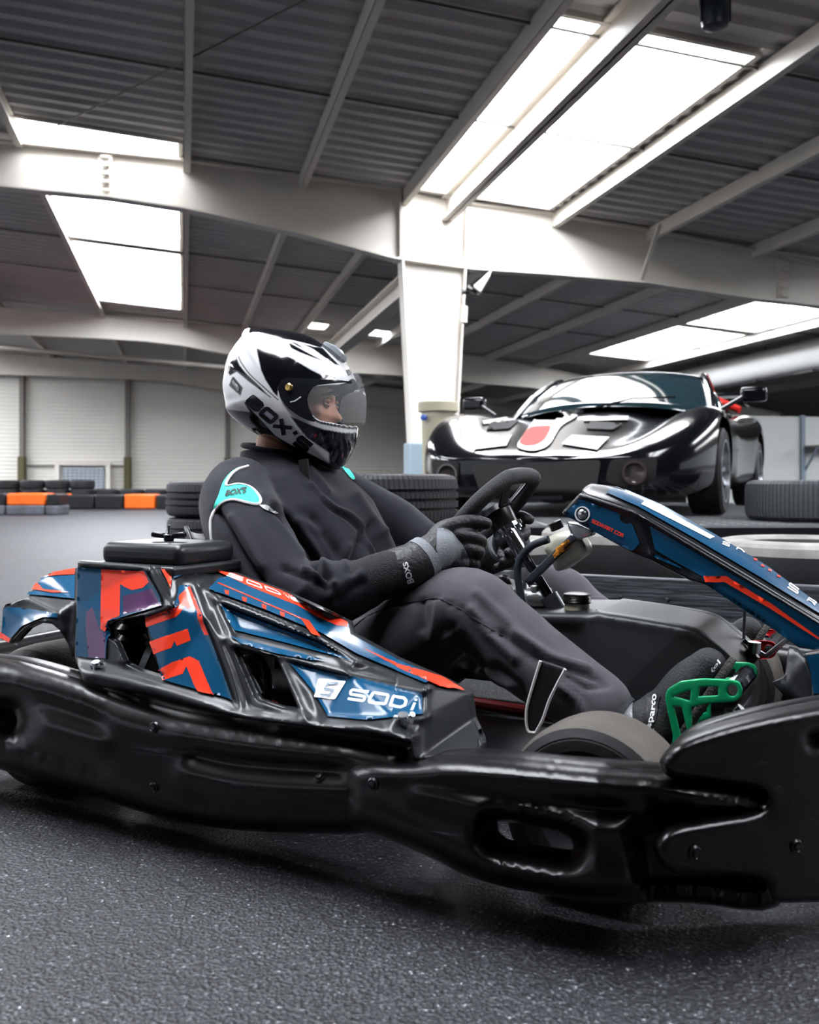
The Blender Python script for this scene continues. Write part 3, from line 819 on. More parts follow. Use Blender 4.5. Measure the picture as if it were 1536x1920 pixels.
for c in ((1192, 886, 14), (842, 890, 9)):
    w0 = hit(bv, c[0], c[1], .004)
    if w0: MB().lathe([(0, .0), (.05, .0), (.062, .012), (.068, .03), (.055, .03), (.05, .012), (0, .008)], 20, M_to(CARM.inverted() @ w0, (1, 0, 0))).build('fog_lamp', mat('lamp_glass', '3a3230', .1, coat=1), car)
cdec('bonnet_stripe', rnd([(965, 842), (1008, 780), (1098, 768), (1080, 785), (1052, 800), (1030, 840), (1000, 850)], 14), bv, CWH, car, .003)
sc_ = cdec('bonnet_scoop', rnd([(973, 833), (992, 803), (1036, 800), (1022, 828), (1005, 838), (985, 839)], 10), bv, CRED, car, .012)
cdec('white_panel', [(886, 846), (902, 828), (960, 818), (950, 838)], bv, CWH, car, .003)  # white parallelogram patches laid flat on the bonnet
cdec('white_panel', [(1053, 835), (1072, 818), (1143, 822), (1120, 846)], bv, CWH, car, .003)
cdec('bonnet_vent', rnd([(912, 808), (920, 793), (975, 788), (955, 806)], 5), bv, HOLE, car, .004)
cdec('bonnet_vent', rnd([(1098, 806), (1108, 792), (1168, 796), (1150, 808)], 5), bv, HOLE, car, .004)
for a, b in (((905, 794), (978, 784)), ((1095, 788), (1178, 786))):
    cdec('vent_edge', strip([a, b], 7), bv, CWH, car, .004)
cdec('plate_strip', [(960, 928), (1056, 926), (1050, 944), (966, 945)], bv, mat('grey_plate', '8d8f96', .4), car, .012)

# ---------------------------------------------------------------- far barriers and tyre wall
ORANGE = mat('orange_barrier_plastic', 'f06a1e', .4, var=.1, vscale=3); BLKB = mat('black_barrier_plastic', '191a1d', .4, scuff=('8a8c92', .8, 3, (.5, 3, 3))); GREYB = mat('grey_barrier_base', '55585f', .55, var=.4, vscale=5)
def barrier(u0, u1, d, h, col, label, base=None):
    xa = (u0-768)/1800*d; xb = (u1-768)/1800*d; L_ = xb-xa-.02
    o = empty('track_barrier', ((xa+xb)/2, d+.25, 0)); tag(o, label, 'barrier', 'barrier blocks along the far track edge')
    bh = h*.45 if base else .02
    MB().box((0, 0, (h+bh)/2), (L_, .5, h-bh)).build('barrier_block', col, o, mods=[bevelmod(.03, 3)])
    if base: MB().box((0, .0, bh/2), (L_, .56, bh)).build('barrier_foot', base, o, mods=[bevelmod(.02)])
barrier(-70, 10, 16.4, .37, BLKB, 'black barrier block at the left edge of the near barrier run', GREYB)
barrier(11, 84, 16.4, .37, ORANGE, 'orange barrier block on a grey foot in the near barrier run', GREYB)
barrier(85, 111, 16.4, .36, BLKB, 'short black end block right of the nearer orange barrier', GREYB)
barrier(20, 121, 19.3, .32, ORANGE, 'orange barrier block half hidden behind the black end block')
barrier(122, 176, 19.3, .30, BLKB, 'scuffed black barrier block, left of the black pair between two orange blocks')
barrier(177, 231, 19.3, .30, BLKB, 'scuffed black barrier block, right of the black pair between two orange blocks')
barrier(232, 291, 19.3, .31, ORANGE, 'orange barrier block nearest the tyre stacks, on the far track edge')
barrier(292, 352, 19.3, .30, BLKB, 'black barrier block running in behind the leftmost tyre stack')
ft = None
for k in range(16):
    x = -9.6+.56*k
    for j in range(3 if k < 5 else 2):
        if ft is None: ft = o = tyre_mesh('far_tyre', .27, .2, .16, RUBBER, False, 0)
        else: o = ft.copy(); COL.objects.link(o)
        o.location = (x, 21.6, .2*j); tag(o, 'black tyre in the long tyre wall in front of the white wall', 'tyre', 'far tyre wall')
# beige bin behind the car
bn = empty('beige_bin', (.285, 9.55, 0)); tag(bn, 'tall beige bin standing between white column and sports car', 'bin')
BEI = mat('beige_plastic', 'b9b29a', .6, var=.08, vscale=4)
MB().lathe([(0, 0), (.14, 0), (.165, 1.28), (.15, 1.28), (.13, .05), (0, .05)], 28).build('bin_body', BEI, bn)
MB().lathe([(.165, 1.27), (.20, 1.28), (.20, 1.37), (.185, 1.375), (.165, 1.35)], 28, closed=True).build('rim', BEI, bn)
w0 = Vector(((795-768)/1800*9.4, 9.4, .6+117*9.4/1800)); MB().lathe([(0, -.02), (.03, -.02), (.03, .02), (0, .03)], 14, M_to(w0-Vector(bn.location), (-.4, -1, 0))).build('blue_button', mat('blue_button', '3a5fb8', .3), bn)
# floodlight and box on the column
cp = frame_px(872, 560)
fl_ = empty('floodlight', B(cp[0]+.14, -.2, cp[1]+.02)); tag(fl_, 'white floodlight on a black bracket high on the white column', 'light')
def fpt(u, v, d=11.7): return wplane(u, v, (0, d, 0), (0, 1, 0))-Vector(fl_.location)
P = [fpt(*p) for p in ((886, 540), (922, 508), (918, 520), (900, 552))]
vs = [p+Vector((0, dy, 0)) for dy in (-.12, .12) for p in P]
mk('lamp_head', vs, [(0, 1, 2, 3), (7, 6, 5, 4), (0, 4, 5, 1), (1, 5, 6, 2), (2, 6, 7, 3), (3, 7, 4, 0)], WPAINT, fl_, mods=[bevelmod(.01)])
MB().tube([fpt(876, 540), fpt(892, 548), fpt(888, 535)], .05, 10).build('bracket', BLACKM, fl_); MB().tube([fpt(866, 548), fpt(880, 546)], .03, 8).build('arm', BLACKM, fl_)
jb = MB().tube([wplane(871, 574, (0, 11.75, 0), (0, 1, 0)), wplane(869, 606, (0, 11.75, 0), (0, 1, 0))], .045, 14).build('sensor_box', WPAINT, mods=[bevelmod(.01)]); tag(jb, 'small white tubular sensor fixed to the column below the floodlight', 'sensor')
# hanging spotlight at the roof
d = 6.6; sp = empty('spotlight', wplane(1341, -14, (0, d, 0), (0, 1, 0))); tag(sp, 'dark blue can spotlight hanging under the roof at the top edge', 'light')
DB = mat('dark_blue_metal', '1b2638', .35)
MB().lathe([(0, .02), (.075, .02), (.088, -.02), (.092, -.20), (.085, -.235), (.06, -.245), (0, -.245)], 24).build('lamp_can', DB, sp)
MB().box((.10, 0, -.12), (.012, .03, .16)).box((-.10, 0, -.12), (.012, .03, .16)).box((0, 0, .03), (.21, .03, .012)).cyl((0, 0, .03), (0, 0, .3), .012).build('yoke', BLACKM, sp)
# air duct on the right
t_d = 9.0
a = wplane(1310, 712, B(t_d, 0, 0), TC); b = wplane(1700, 628, B(t_d, 0, 0), TC)
du = empty('air_duct', a); tag(du, 'long round white air duct hung under the roof on the right', 'duct')
DUC = mat('white_duct', 'd9d9d8', .4, bump=.02, bscale=3)
d0 = b-a; r_ = 24*a.y/1800
mb = MB(); mb.tube([d0*-.8, d0*1.2], r_, 28); o = mb.build('duct_tube', DUC, du)
for q in (.05, .32, .6):
    c = d0*q; MB().box(c+Vector((0, -.05, -r_*.97)), (.18, .6, .08), Matrix.Rotation(math.atan2(d0.y, d0.x)-math.pi/2, 3, 'Z')).build('air_outlet', BLACKM, du)
for q in (-.5, 0, .4, .8, 1.1): MB().cyl(d0*q, d0*q+Vector((0, 0, roofz(t_d)-(a+d0*q).z)), .012, 6).build('hanger', ROD, du)
# shelf on the partition
c = tp(1500, 838, S_P); sh = empty('wall_shelf', B(c[0], S_P-.05, c[1]), math.atan2(.229, .973)); tag(sh, 'grey shelf on a diagonal bracket fixed to the pale partition, right edge', 'shelf')
MB().box((.5, -.2, 0), (1.0, .4, .03)).build('shelf_board', POST, sh); MB().beam((.03, -.36, -.02), (.03, -.02, -.40), .03, .03).beam((.03, -.02, 0), (.03, -.02, -.42), .03, .03).build('shelf_bracket', mat('steel_blue_post', '7d8b98', .5), sh)
# ================================================================= THE KART
kart = empty('racing_kart'); kart.matrix_world = KM
tag(kart, 'blue and red racing kart with black wraparound bumper, driver seated in it', 'kart')
bpy.context.view_layer.update()
def Z1(*p): return [(x/2.954, 1000+y/2.954) for x, y in p]           # enlargements of the photograph the outlines were read from
def Z2(*p): return [(380+x/2.743, 1020+y/2.743) for x, y in p]
def Z3(*p): return [(850+x/2.239, 1000+y/2.239) for x, y in p]
def Z4(*p): return [(620+x/1.677, 1350+y/1.677) for x, y in p]
def Z5(*p): return [(1100+x/3.523, 1130+y/3.523) for x, y in p]
def Z7(*p): return [(640+x/2.954, 840+y/2.954) for x, y in p]
def Z8(*p): return [(960+x/2.667, 880+y/2.667) for x, y in p]
def sm(P, n=4): return [tuple(q) for q in catmull(P, n)]
def planar(ctrl):
    """a distance sideways that runs straight between measured points"""
    pts = [Vector((float(a), float(b))) for a, b, _ in ctrl]
    V_, E_, F_, ov, *_ = delaunay_2d_cdt(pts, [], [], 0, 1e-5)
    val = [ctrl[o[0]][2] if o else 0 for o in ov]
    V2 = np.array([(v.x, v.y) for v in V_]); vals = np.array(val)
    def f(P):
        P = np.asarray(P, float); out = np.full(len(P), np.nan)
        for t in F_:
            a, b, c = V2[list(t)]; M = np.array([b-a, c-a]).T
            if abs(np.linalg.det(M)) < 1e-9: continue
            w = np.linalg.solve(M, (P-a).T); ok = (w[0] >= -1e-6) & (w[1] >= -1e-6) & (w[0]+w[1] <= 1+1e-6)
            out[ok] = vals[t[0]]*(1-w[0]-w[1])[ok]+vals[t[1]]*w[0][ok]+vals[t[2]]*w[1][ok]
        bad = np.isnan(out)
        if bad.any():
            D = np.linalg.norm(P[bad][:, None]-V2[None], axis=2)+1e-6; W = 1/D**3; out[bad] = (W*vals).sum(1)/W.sum(1)
        return out
    return f

# ---- wraparound bumper: rear side piece, front side piece, nose
A_top = sm([(-260, 1212), (-120, 1222), (0, 1233), (60, 1243), (150, 1270), (230, 1300), (350, 1330), (500, 1351), (650, 1373), (778, 1392)])
A_bot = sm([(778, 1556), (700, 1561), (640, 1564), (450, 1557), (300, 1532), (150, 1485), (0, 1443), (-120, 1414), (-260, 1385)])
slotA = rnd([(-70, 1318), (25, 1332), (33, 1350), (26, 1366), (-70, 1350)], 8)
bumA = sheet('side_bumper', A_top+A_bot, -.605, PLASTIC, kart, holes=[slotA], Rr=62, bulge=.075, s=7, thick=.03, soften=6, ridges=[
    (sm([(-250, 1270), (0, 1300), (100, 1322), (185, 1352)]), -.016, 15), (sm([(-250, 1345), (0, 1395), (100, 1418), (185, 1446)]), -.018, 13),
    (sm([(-250, 1310), (0, 1345), (190, 1392)]), .012, 14), (sm([(-250, 1372), (0, 1420), (185, 1470)]), .010, 10),
    (sm([(365, 1415), (450, 1432), (640, 1445)]), -.022, 14), (sm([(365, 1492), (480, 1510), (660, 1516)]), -.018, 12),
    (sm([(330, 1370), (450, 1396), (640, 1412)]), .012, 16), (sm([(340, 1450), (470, 1476), (650, 1484)]), .014, 16)])
B_top = sm([(634, 1480), (637, 1445), (655, 1424), (690, 1415), (770, 1418), (850, 1412), (950, 1417), (1060, 1427), (1230, 1441), (1330, 1460), (1400, 1477)])
B_rest = sm([(1460, 1490), (1470, 1560), (1460, 1700), (1300, 1694), (1170, 1692), (1050, 1683), (900, 1651), (800, 1605), (710, 1566), (652, 1553), (638, 1535), (634, 1510)])
slotB = rnd(Z4((500, 340), (520, 320), (600, 325), (720, 350), (755, 370), (764, 400), (742, 432), (700, 427), (530, 397), (502, 372)), 5)
yB = lambda P: -.615 + np.clip(P[:, 0]-1120, 0, None)*.00030 + np.clip(P[:, 0]-1300, 0, None)*.0002
bumB = sheet('front_side_bumper', B_top+B_rest, yB, PLASTIC, kart, holes=[slotB], Rr=48, bulge=.085, s=5.5, thick=.03, soften=10,
    ridges=[(sm([(700, 1440), (850, 1440), (1000, 1451), (1200, 1470), (1405, 1490)]), .016, 12), (sm([(780, 1490), (900, 1515), (1020, 1541), (1150, 1562)]), .014, 11),
            (slotB+[slotB[0]], .004, 9), (sm([(700, 1500), (800, 1560), (900, 1605), (1050, 1640), (1170, 1650)]), .008, 26)],
    recess=[(sm([(800, 1466), (950, 1474), (1150, 1492), (1330, 1512), (1250, 1530), (1150, 1545), (1000, 1520), (880, 1494)]), .020, 26),
            ([(1170, 1548), (1240, 1515), (1440, 1505), (1440, 1690), (1190, 1690)], .07, 30)])
C_out = sm([(1236, 1430), (1246, 1410), (1290, 1378), (1400, 1346), (1536, 1321), (1660, 1304), (1770, 1300), (1790, 1400), (1780, 1700), (1660, 1696), (1536, 1692), (1445, 1690), (1415, 1650), (1285, 1641),
            (1240, 1622), (1224, 1592), (1232, 1566), (1260, 1545), (1330, 1531), (1400, 1520), (1424, 1507), (1425, 1490), (1400, 1479), (1330, 1468), (1262, 1459), (1242, 1447), (1236, 1430)], 5)[:-1]
yC = lambda P: -.655 + (P[:, 0]-1236)*.00062 + np.clip(P[:, 0]-1400, 0, None)**2*6e-7
slotC = rnd([(1522, 1383), (1534, 1379), (1600, 1372), (1604, 1384), (1534, 1397), (1524, 1394)], 4)
bumC = sheet('nose_bumper', C_out, yC, PLASTIC, kart, holes=[slotC], Rr=26, bulge=.045, s=8, thick=.07,
    ridges=[(sm([(1270, 1405), (1400, 1368), (1536, 1345), (1700, 1326)]), .010, 16), (sm([(1440, 1515), (1500, 1500), (1700, 1490)]), -.01, 30), (slotC+[slotC[0]], .006, 6)])
# the same bumper carried on round the nose, the far side and the tail
pth = catmull([(1.50, -.30), (1.56, 0), (1.50, .30), (1.30, .55), (.9, .62), (.3, .63), (-.28, .62), (-.42, .45), (-.46, 0), (-.43, -.40), (-.36, -.55)], 6)
vs = []; fs = []; ns = 14
for i, p in enumerate(pth):
    t = (pth[min(i+1, len(pth)-1)]-pth[max(i-1, 0)]); t /= np.linalg.norm(t); n_ = np.array([t[1], -t[0]])
    for k in range(ns):
        a = 2*math.pi*k/ns; c, s_ = math.cos(a), math.sin(a)
        q = p+n_*.045*math.copysign(abs(c)**.6, c); vs.append((q[0], q[1], .125+.085*math.copysign(abs(s_)**.6, s_)))
for i in range(len(pth)-1):
    for k in range(ns): fs.append((i*ns+k, i*ns+(k+1) % ns, (i+1)*ns+(k+1) % ns, (i+1)*ns+k))
fs += [tuple(range(ns))[::-1], tuple(range((len(pth)-1)*ns, len(pth)*ns))]
recalc(mk('far_side_bumper', vs, fs, PLASTIC, kart))
bpy.context.view_layer.update()
bvA = bvh_of([bumA]); bvB = bvh_of([bumB]); bvC = bvh_of([bumC])
def bolts(px, bv, parent, r=.009, off=.001):
    for u, v in px:
        w_ = hit(bv, u, v, off); w2 = hit(bv, u+3, v, off); w3 = hit(bv, u, v+3, off)
        if not (w_ and w2 and w3): continue
        n = (w2-w_).cross(w3-w_).normalized(); n = -n if n.y > 0 else n
        M = KMI @ M_to(w_, n)
        MB().lathe([(r, -.004), (r, .001), (r*.75, .003), (r*.5, .001), (r*.5, .004), (0, .0045)], 14, M).build('bolt', BLACKM, parent)
bolts([(290, 1364), (289, 1476), (600, 1458)], bvA, bumA); bolts([(1302, 1598), (1492, 1586)], bvC, bumC); bolts([(700, 1470)], bvB, bumB)

# ---- side pod
pod_out = [(146, 1051), (190, 1054), (278, 1061), (359, 1063), (368, 1067), (396, 1069), (440, 1075), (526, 1106), (584, 1133), (654, 1166), (660, 1188), (745, 1235), (828, 1271), (881, 1299), (888, 1348), (904, 1385), (908, 1416),
           (781, 1424), (772, 1420), (770, 1392), (690, 1374), (599, 1366), (489, 1352), (380, 1328), (305, 1310), (234, 1294), (190, 1289), (157, 1278), (140, 1232)]
H1 = rnd(Z1((605, 510), (640, 485), (800, 455), (840, 640), (905, 800), (780, 760), (690, 715), (640, 600), (605, 580)), 4)
H2 = rnd(Z2((165, 540), (375, 585), (400, 630), (495, 850), (400, 840), (285, 800), (260, 740), (200, 610)), 4)
yP = planar([(140, 1050, -.575), (142, 1140, -.59), (140, 1232, -.605), (155, 1280, -.645), (200, 1240, -.62), (278, 1061, -.575), (318, 1136, -.605), (272, 1154, -.61), (310, 1284, -.64), (305, 1312, -.65),
             (359, 1062, -.49), (326, 1082, -.55), (370, 1066, -.47), (396, 1069, -.43), (440, 1075, -.41), (526, 1106, -.415), (657, 1168, -.435), (745, 1235, -.465), (828, 1271, -.485), (881, 1299, -.50),
             (386, 1106, -.535), (402, 1118, -.545), (500, 1156, -.548), (599, 1197, -.55), (668, 1239, -.555), (799, 1290, -.575), (392, 1160, -.59), (416, 1195, -.605), (455, 1330, -.645),
             (515, 1224, -.60), (650, 1262, -.59), (584, 1297, -.625), (613, 1348, -.645), (600, 1366, -.665), (770, 1392, -.665), (690, 1374, -.67), (380, 1328, -.655), (489, 1352, -.66), (235, 1294, -.65),
             (796, 1343, -.615), (740, 1350, -.65), (888, 1348, -.515), (908, 1416, -.58), (781, 1424, -.665), (772, 1420, -.665)])
W = 6
pod = sheet('side_pod', pod_out, yP, PLASTIC_CLEAN, kart, holes=[H1, H2], Rr=7, bulge=.006, s=4.5, thick=.012, ridges=[
    ([(146, 1057), (190, 1060), (278, 1066), (356, 1068)], .008, W), ([(279, 1066), (318, 1137)], .012, W), ([(318, 1137), (272, 1153), (208, 1170)], .012, 5), ([(356, 1070), (328, 1085), (330, 1112), (318, 1137)], .010, 5),
    ([(364, 1098), (386, 1160), (412, 1205), (434, 1262), (452, 1325)], .014, 7), ([(388, 1108), (402, 1120), (500, 1158), (599, 1199), (668, 1240), (799, 1291)], .012, 6), ([(402, 1122), (420, 1160), (434, 1192)], .012, 6),
    ([(420, 1197), (515, 1226), (650, 1262), (797, 1296)], .012, 6), ([(434, 1208), (520, 1231), (572, 1345)], .010, 6), ([(434, 1212), (470, 1300), (480, 1318), (575, 1345)], .010, 6),
    ([(150, 1258), (235, 1277), (310, 1298), (450, 1340), (600, 1359), (690, 1364), (765, 1384)], .020, 11), ([(735, 1362), (745, 1345), (796, 1346)], .014, 8), ([(797, 1296), (798, 1420)], .006, 4), ([(225, 1205), (232, 1240)], .012, 6)],
    recess=[(Z2((75, 300), (600, 497), (785, 612), (430, 520), (158, 455)), .016, 6), (Z2((430, 600), (1140, 765), (1140, 885), (840, 915), (640, 895), (560, 760)), .006, 4)])
bpy.context.view_layer.update(); bvP = bvh_of([pod])
def pd(name, poly, m, off=.0025, s=5, par=None, bv=None): return decal(name, poly, bv or bvP, m, par or pod, off+.001, s)
PURPLE = mat('faded_purple_vinyl', '553059', .25, coat=.4, var=.3, vscale=12)
pd('blue_sticker', [(149, 1063), (276, 1070), (303, 1118), (306, 1137), (268, 1148), (205, 1166), (201, 1236), (145, 1231)], BLUE)
pd('red_graphic', Z1((570, 195), (810, 208), (835, 270), (800, 305), (740, 318), (700, 300), (675, 285), (672, 458), (604, 490), (590, 545), (565, 530)), REDV, .0028)
pd('purple_graphic', Z1((690, 350), (800, 325), (852, 305), (905, 405), (800, 430), (690, 452)), PURPLE, .0028)
pd('purple_graphic', Z1((485, 440), (520, 410), (562, 538), (592, 552), (590, 692), (500, 688), (485, 540)), PURPLE, .0026)
pd('red_graphic', Z1((890, 205), (948, 203), (952, 260), (947, 310)), REDV, .002)
pd('blue_sticker', Z1((958, 203), (1052, 203), (1060, 215), (962, 258)), BLUE, .002)
pd('blue_sticker', Z1((987, 298), (1058, 294), (1168, 560), (1300, 925), (912, 818), (815, 462), (962, 412)), BLUE)
pd('red_graphic', Z1((812, 462), (985, 400), (985, 352), (1058, 298), (1168, 563), (1140, 565), (1080, 402), (1040, 430), (1030, 412), (980, 465), (822, 520)), REDV, .0028)
pd('red_graphic', Z1((838, 600), (1045, 530), (1062, 595), (985, 625), (972, 598), (955, 635), (862, 670)), REDV, .0028)
pd('red_graphic', Z1((888, 755), (960, 715), (1060, 685), (1110, 710), (1188, 903), (1100, 882), (1040, 740), (1020, 780), (908, 818)), REDV, .0028)
pd('blue_sticker', [(390, 1107), (410, 1087), (445, 1081), (526, 1112), (652, 1173), (656, 1192), (745, 1240), (822, 1273), (798, 1284), (740, 1259), (668, 1229), (602, 1190), (500, 1148)], BLUE)
pd('red_graphic', [(402, 1072), (440, 1079), (526, 1110), (584, 1137), (651, 1170), (650, 1178), (630, 1176), (590, 1158), (556, 1138), (520, 1124), (470, 1104), (440, 1090)], REDV, .0028)
text_decal('white_lettering', 'SODI', [(430, 1077), (535, 1117), (548, 1128), (424, 1083)], bvP, WHITEV, pod, .004, stroke=.24)
for c in ((557, 1130), (588, 1145), (616, 1159)):
    pd('warning_icon', [(c[0]+13*math.cos(a)+2*math.sin(a), c[1]+4.0*math.cos(a)+4.5*math.sin(a)) for a in np.linspace(0, 2*math.pi, 17)[:-1]], WHITEV, .004, 4)
pd('red_line', strip([(408, 1096), (563, 1163)], 2.2), REDV, .003); pd('red_graphic', Z2((500, 388), (545, 403), (600, 484), (552, 466)), REDV, .0028)
for c in ((424, 1115), (457, 1128), (494, 1142), (528, 1156)): pd('red_mark', [(c[0]-4, c[1]-6), (c[0]+5, c[1]-3), (c[0]+4, c[1]+5), (c[0]-3, c[1]+2)], REDV, .003, 5)
pd('red_graphic', Z2((820, 545), (1000, 622), (1230, 692), (1340, 757), (1215, 741), (1000, 640)), REDV, .0028)
pd('blue_sticker', Z2((82, 308), (600, 503), (772, 606), (430, 515), (166, 450)), BLUE, .0015)
pd('blue_sticker', Z2((135, 478), (380, 540), (500, 566), (640, 604), (560, 604), (370, 566), (200, 516)), BLUE, .0015)
pd('blue_sticker', Z2((436, 606), (1135, 768), (1135, 880), (840, 912), (645, 893), (564, 760)), BLUE, .0015)
lg = pd('logo_block', rnd(Z2((600, 700), (745, 712), (688, 806), (568, 796)), 3), WHITEV, .003)
pd('logo_mark', strip(Z2((702, 724), (650, 727), (628, 752), (680, 760), (655, 786), (606, 784)), 4.2), BLUE, .005)
text_decal('brand_lettering', 'SODI', Z2((768, 748), (1112, 806), (1088, 866), (750, 806)), bvP, WHITEV, pod, .003, stroke=.22)
vn = []
for k in range(9):
    u = 338+k*5; pd('vent_slot', [(u, 1091-k*.9), (u+2.4, 1090-k*.9), (u+12, 1073), (u+9.6, 1073)], BLACKM, .002, 5)
def hardware(u, v, bv, par, k=1.):
    w_ = hit(bv, u, v, .0); p = KMI @ w_
    m1 = MB()
    m1.tube([p+Vector((-.012*k, -.002, .002)), p+Vector((.014*k, -.004, .004))], .005*k, 8); m1.tube([p+Vector((0, 0, -.006)), p+Vector((.002, -.006, .010*k))], .007*k, 10)
    m1.tube([p+Vector((.010*k, -.003, .006)), p+Vector((.016*k, -.006, .012*k))], .0035*k, 8)
    m1.build('quick_release_pin', STEEL, par)
hardware(183, 1250, bvP, pod); hardware(757, 1352, bvP, pod, 1.1)
# tower top, fuel filler lid and its knob
p = KP(146, 1053, y=-.57); q = KP(352, 1064, y=-.55)
MB().box(((p.x+q.x)/2-.01, -.40, p.z-.012), (q.x-p.x-.02, .33, .02)).build('tower_top', PLASTIC_CLEAN, kart, mods=[bevelmod(.006, 3)])
c0 = KP(190, 1054, y=-.53); c1 = KP(341, 1056, y=-.53)
lid = MB().box(((c0.x+c1.x)/2, -.455, p.z+.014), (c1.x-c0.x, .16, .042)).build('fuel_lid', PLASTIC_CLEAN, kart, mods=[bevelmod(.016, 5)])
kc = Vector(((c0.x+c1.x)/2+.0, -.455, p.z+.035))
k1 = MB().lathe([(0, 0), (.010, 0), (.010, .008), (.012, .012), (0, .014)], 14, Matrix.Translation(kc))
for a in (0.3, 0.3+math.pi): k1.beam(kc+Vector((math.cos(a)*.008, math.sin(a)*.008, .010)), kc+Vector((math.cos(a)*.034, math.sin(a)*.034, .013)), .014, .010)
k1.build('wing_knob', BLACKM, lid, mods=[bevelmod(.003, 2)]); MB().cyl(kc, kc+Vector((0, 0, .030)), .0035, 8).build('knob_screw', STEEL, lid)

# ---- tail fairing over the rear wheel
tail_out = [(5, 1141), (10, 1133), (50, 1120), (70, 1092), (92, 1075), (146, 1064), (200, 1064), (200, 1235), (136, 1232), (128, 1208), (112, 1182), (98, 1170), (72, 1167), (46, 1180), (22, 1206), (1, 1198)]
yT = planar([(5, 1141, -.555), (50, 1121, -.54), (70, 1092, -.49), (92, 1075, -.42), (146, 1064, -.40), (200, 1064, -.40), (140, 1128, -.53), (200, 1130, -.53), (200, 1235, -.55), (1, 1198, -.575), (22, 1206, -.575), (72, 1167, -.57), (110, 1152, -.565), (130, 1208, -.56), (51, 1119, -.54)])
tail = sheet('tail_fairing', tail_out, yT, PLASTIC_CLEAN, kart, Rr=5, bulge=.006, s=6, thick=.02, ridges=[([(22, 1204), (46, 1176), (72, 1163), (100, 1164), (116, 1184)], .014, 6), ([(8, 1137), (50, 1122), (112, 1146), (118, 1160)], .008, 5)])
bpy.context.view_layer.update(); bvT = bvh_of([tail])
pd('blue_sticker', Z1((28, 412), (80, 412), (200, 425), (320, 448), (322, 468), (240, 470), (130, 515), (58, 595), (14, 580)), BLUE, .002, 7, tail, bvT)
pd('blue_sticker', Z1((212, 262), (300, 225), (420, 205), (415, 370), (290, 355), (155, 345)), BLUE, .002, 7, tail, bvT)
pd('red_graphic', Z1((180, 320), (207, 282), (242, 318), (385, 337), (300, 338)), REDV, .0035, 7, tail, bvT)
pd('red_graphic', Z1((245, 250), (300, 224), (420, 202), (418, 236), (330, 240)), REDV, .0035, 7, tail, bvT)
pd('red_graphic', Z1((12, 548), (72, 588), (60, 602), (10, 578)), REDV, .0035, 7, tail, bvT)

# ---- wheels
SLICK = mat('worn_slick_tread', '46413c', .7, bump=.15, bscale=160, var=.2, vscale=20)
def kart_wheel(name, c, r, w, steer=0.):
    Mx = Matrix.Translation(c) @ Matrix.Rotation(steer, 4, 'Z') @ Matrix.Rotation(R(90), 4, 'X')
    h = w/2
    o = MB().lathe([(.075, -h*.8), (.08, -h*.95), (r*.72, -h*1.02), (r*.86, -h), (r*.95, -h*.88), (r*.985, -h*.72), (r, -h*.4), (r, h*.4), (r*.985, h*.72), (r*.95, h*.88), (r*.86, h), (r*.85, h*.985), (r*.83, h*1.01), (r*.72, h*1.02), (r*.70, h), (.08, h*.95), (.075, h*.8)], 56, Mx).build(name, [RUBBER, SLICK], kart, auto=25)
    Mi = Mx.inverted()
    for p in o.data.polygons:
        q = Mi @ p.center
        if math.hypot(q.x, q.y) > r*.96: p.material_index = 1
    rim = MB().lathe([(.078, -h*.8), (.07, -h*.6), (.066, 0), (.07, h*.6), (.078, h*.8), (.074, h*.82), (.060, h*.5), (.058, h*.2), (.02, h*.2), (.02, h*.5), (0, h*.5)], 32, Mx).build('wheel_rim', mat('grey_alloy', '8a8d92', .35, metal=.9), o)
    return o
kart_wheel('front_wheel', (1.117, -.50, .130), .130, .12, R(-3)); kart_wheel('front_wheel', (1.117, .50, .130), .130, .12, R(-3))
kart_wheel('rear_wheel', (0, -.475, .139), .139, .17); kart_wheel('rear_wheel', (0, .475, .139), .139, .17)

# ---- chassis
CHS = mat('dark_red_frame_paint', '6e1218', .35)
m1 = MB()
for s in (1, -1):
    m1.tube([(-.12, s*.30, .07), (.3, s*.31, .06), (.8, s*.24, .06), (1.15, s*.20, .07), (1.35, s*.16, .08)], .015, 10); m1.tube([(.15, s*.31, .07), (.15, s*.52, .07), (.85, s*.54, .09), (.85, s*.25, .07)], .010, 8)
    m1.tube([(1.117, s*.20, .09), (1.117, s*.42, .12)], .014, 8)
m1.tube([(.35, -.30, .05), (.35, .30, .05)], .014, 8); m1.tube([(.85, -.24, .05), (.85, .24, .05)], .014, 8); m1.tube([(1.35, -.16, .08), (1.35, .16, .08)], .014, 8)
m1.build('chassis_frame', CHS, kart)
MB().cyl((0, -.44, .139), (0, .44, .139), .020, 16).build('rear_axle', STEEL, kart)
MB().box((.86, 0, .042), (1.0, .46, .008)).build('floor_tray', BLACKM, kart)
m1 = MB()
for k in range(6): m1.box((.93+.035*k, -.26, .062), (.028, .09, .004))
m1.build('tread_plate', mat('pale_grip_plate', 'a9b2b8', .5), kart)
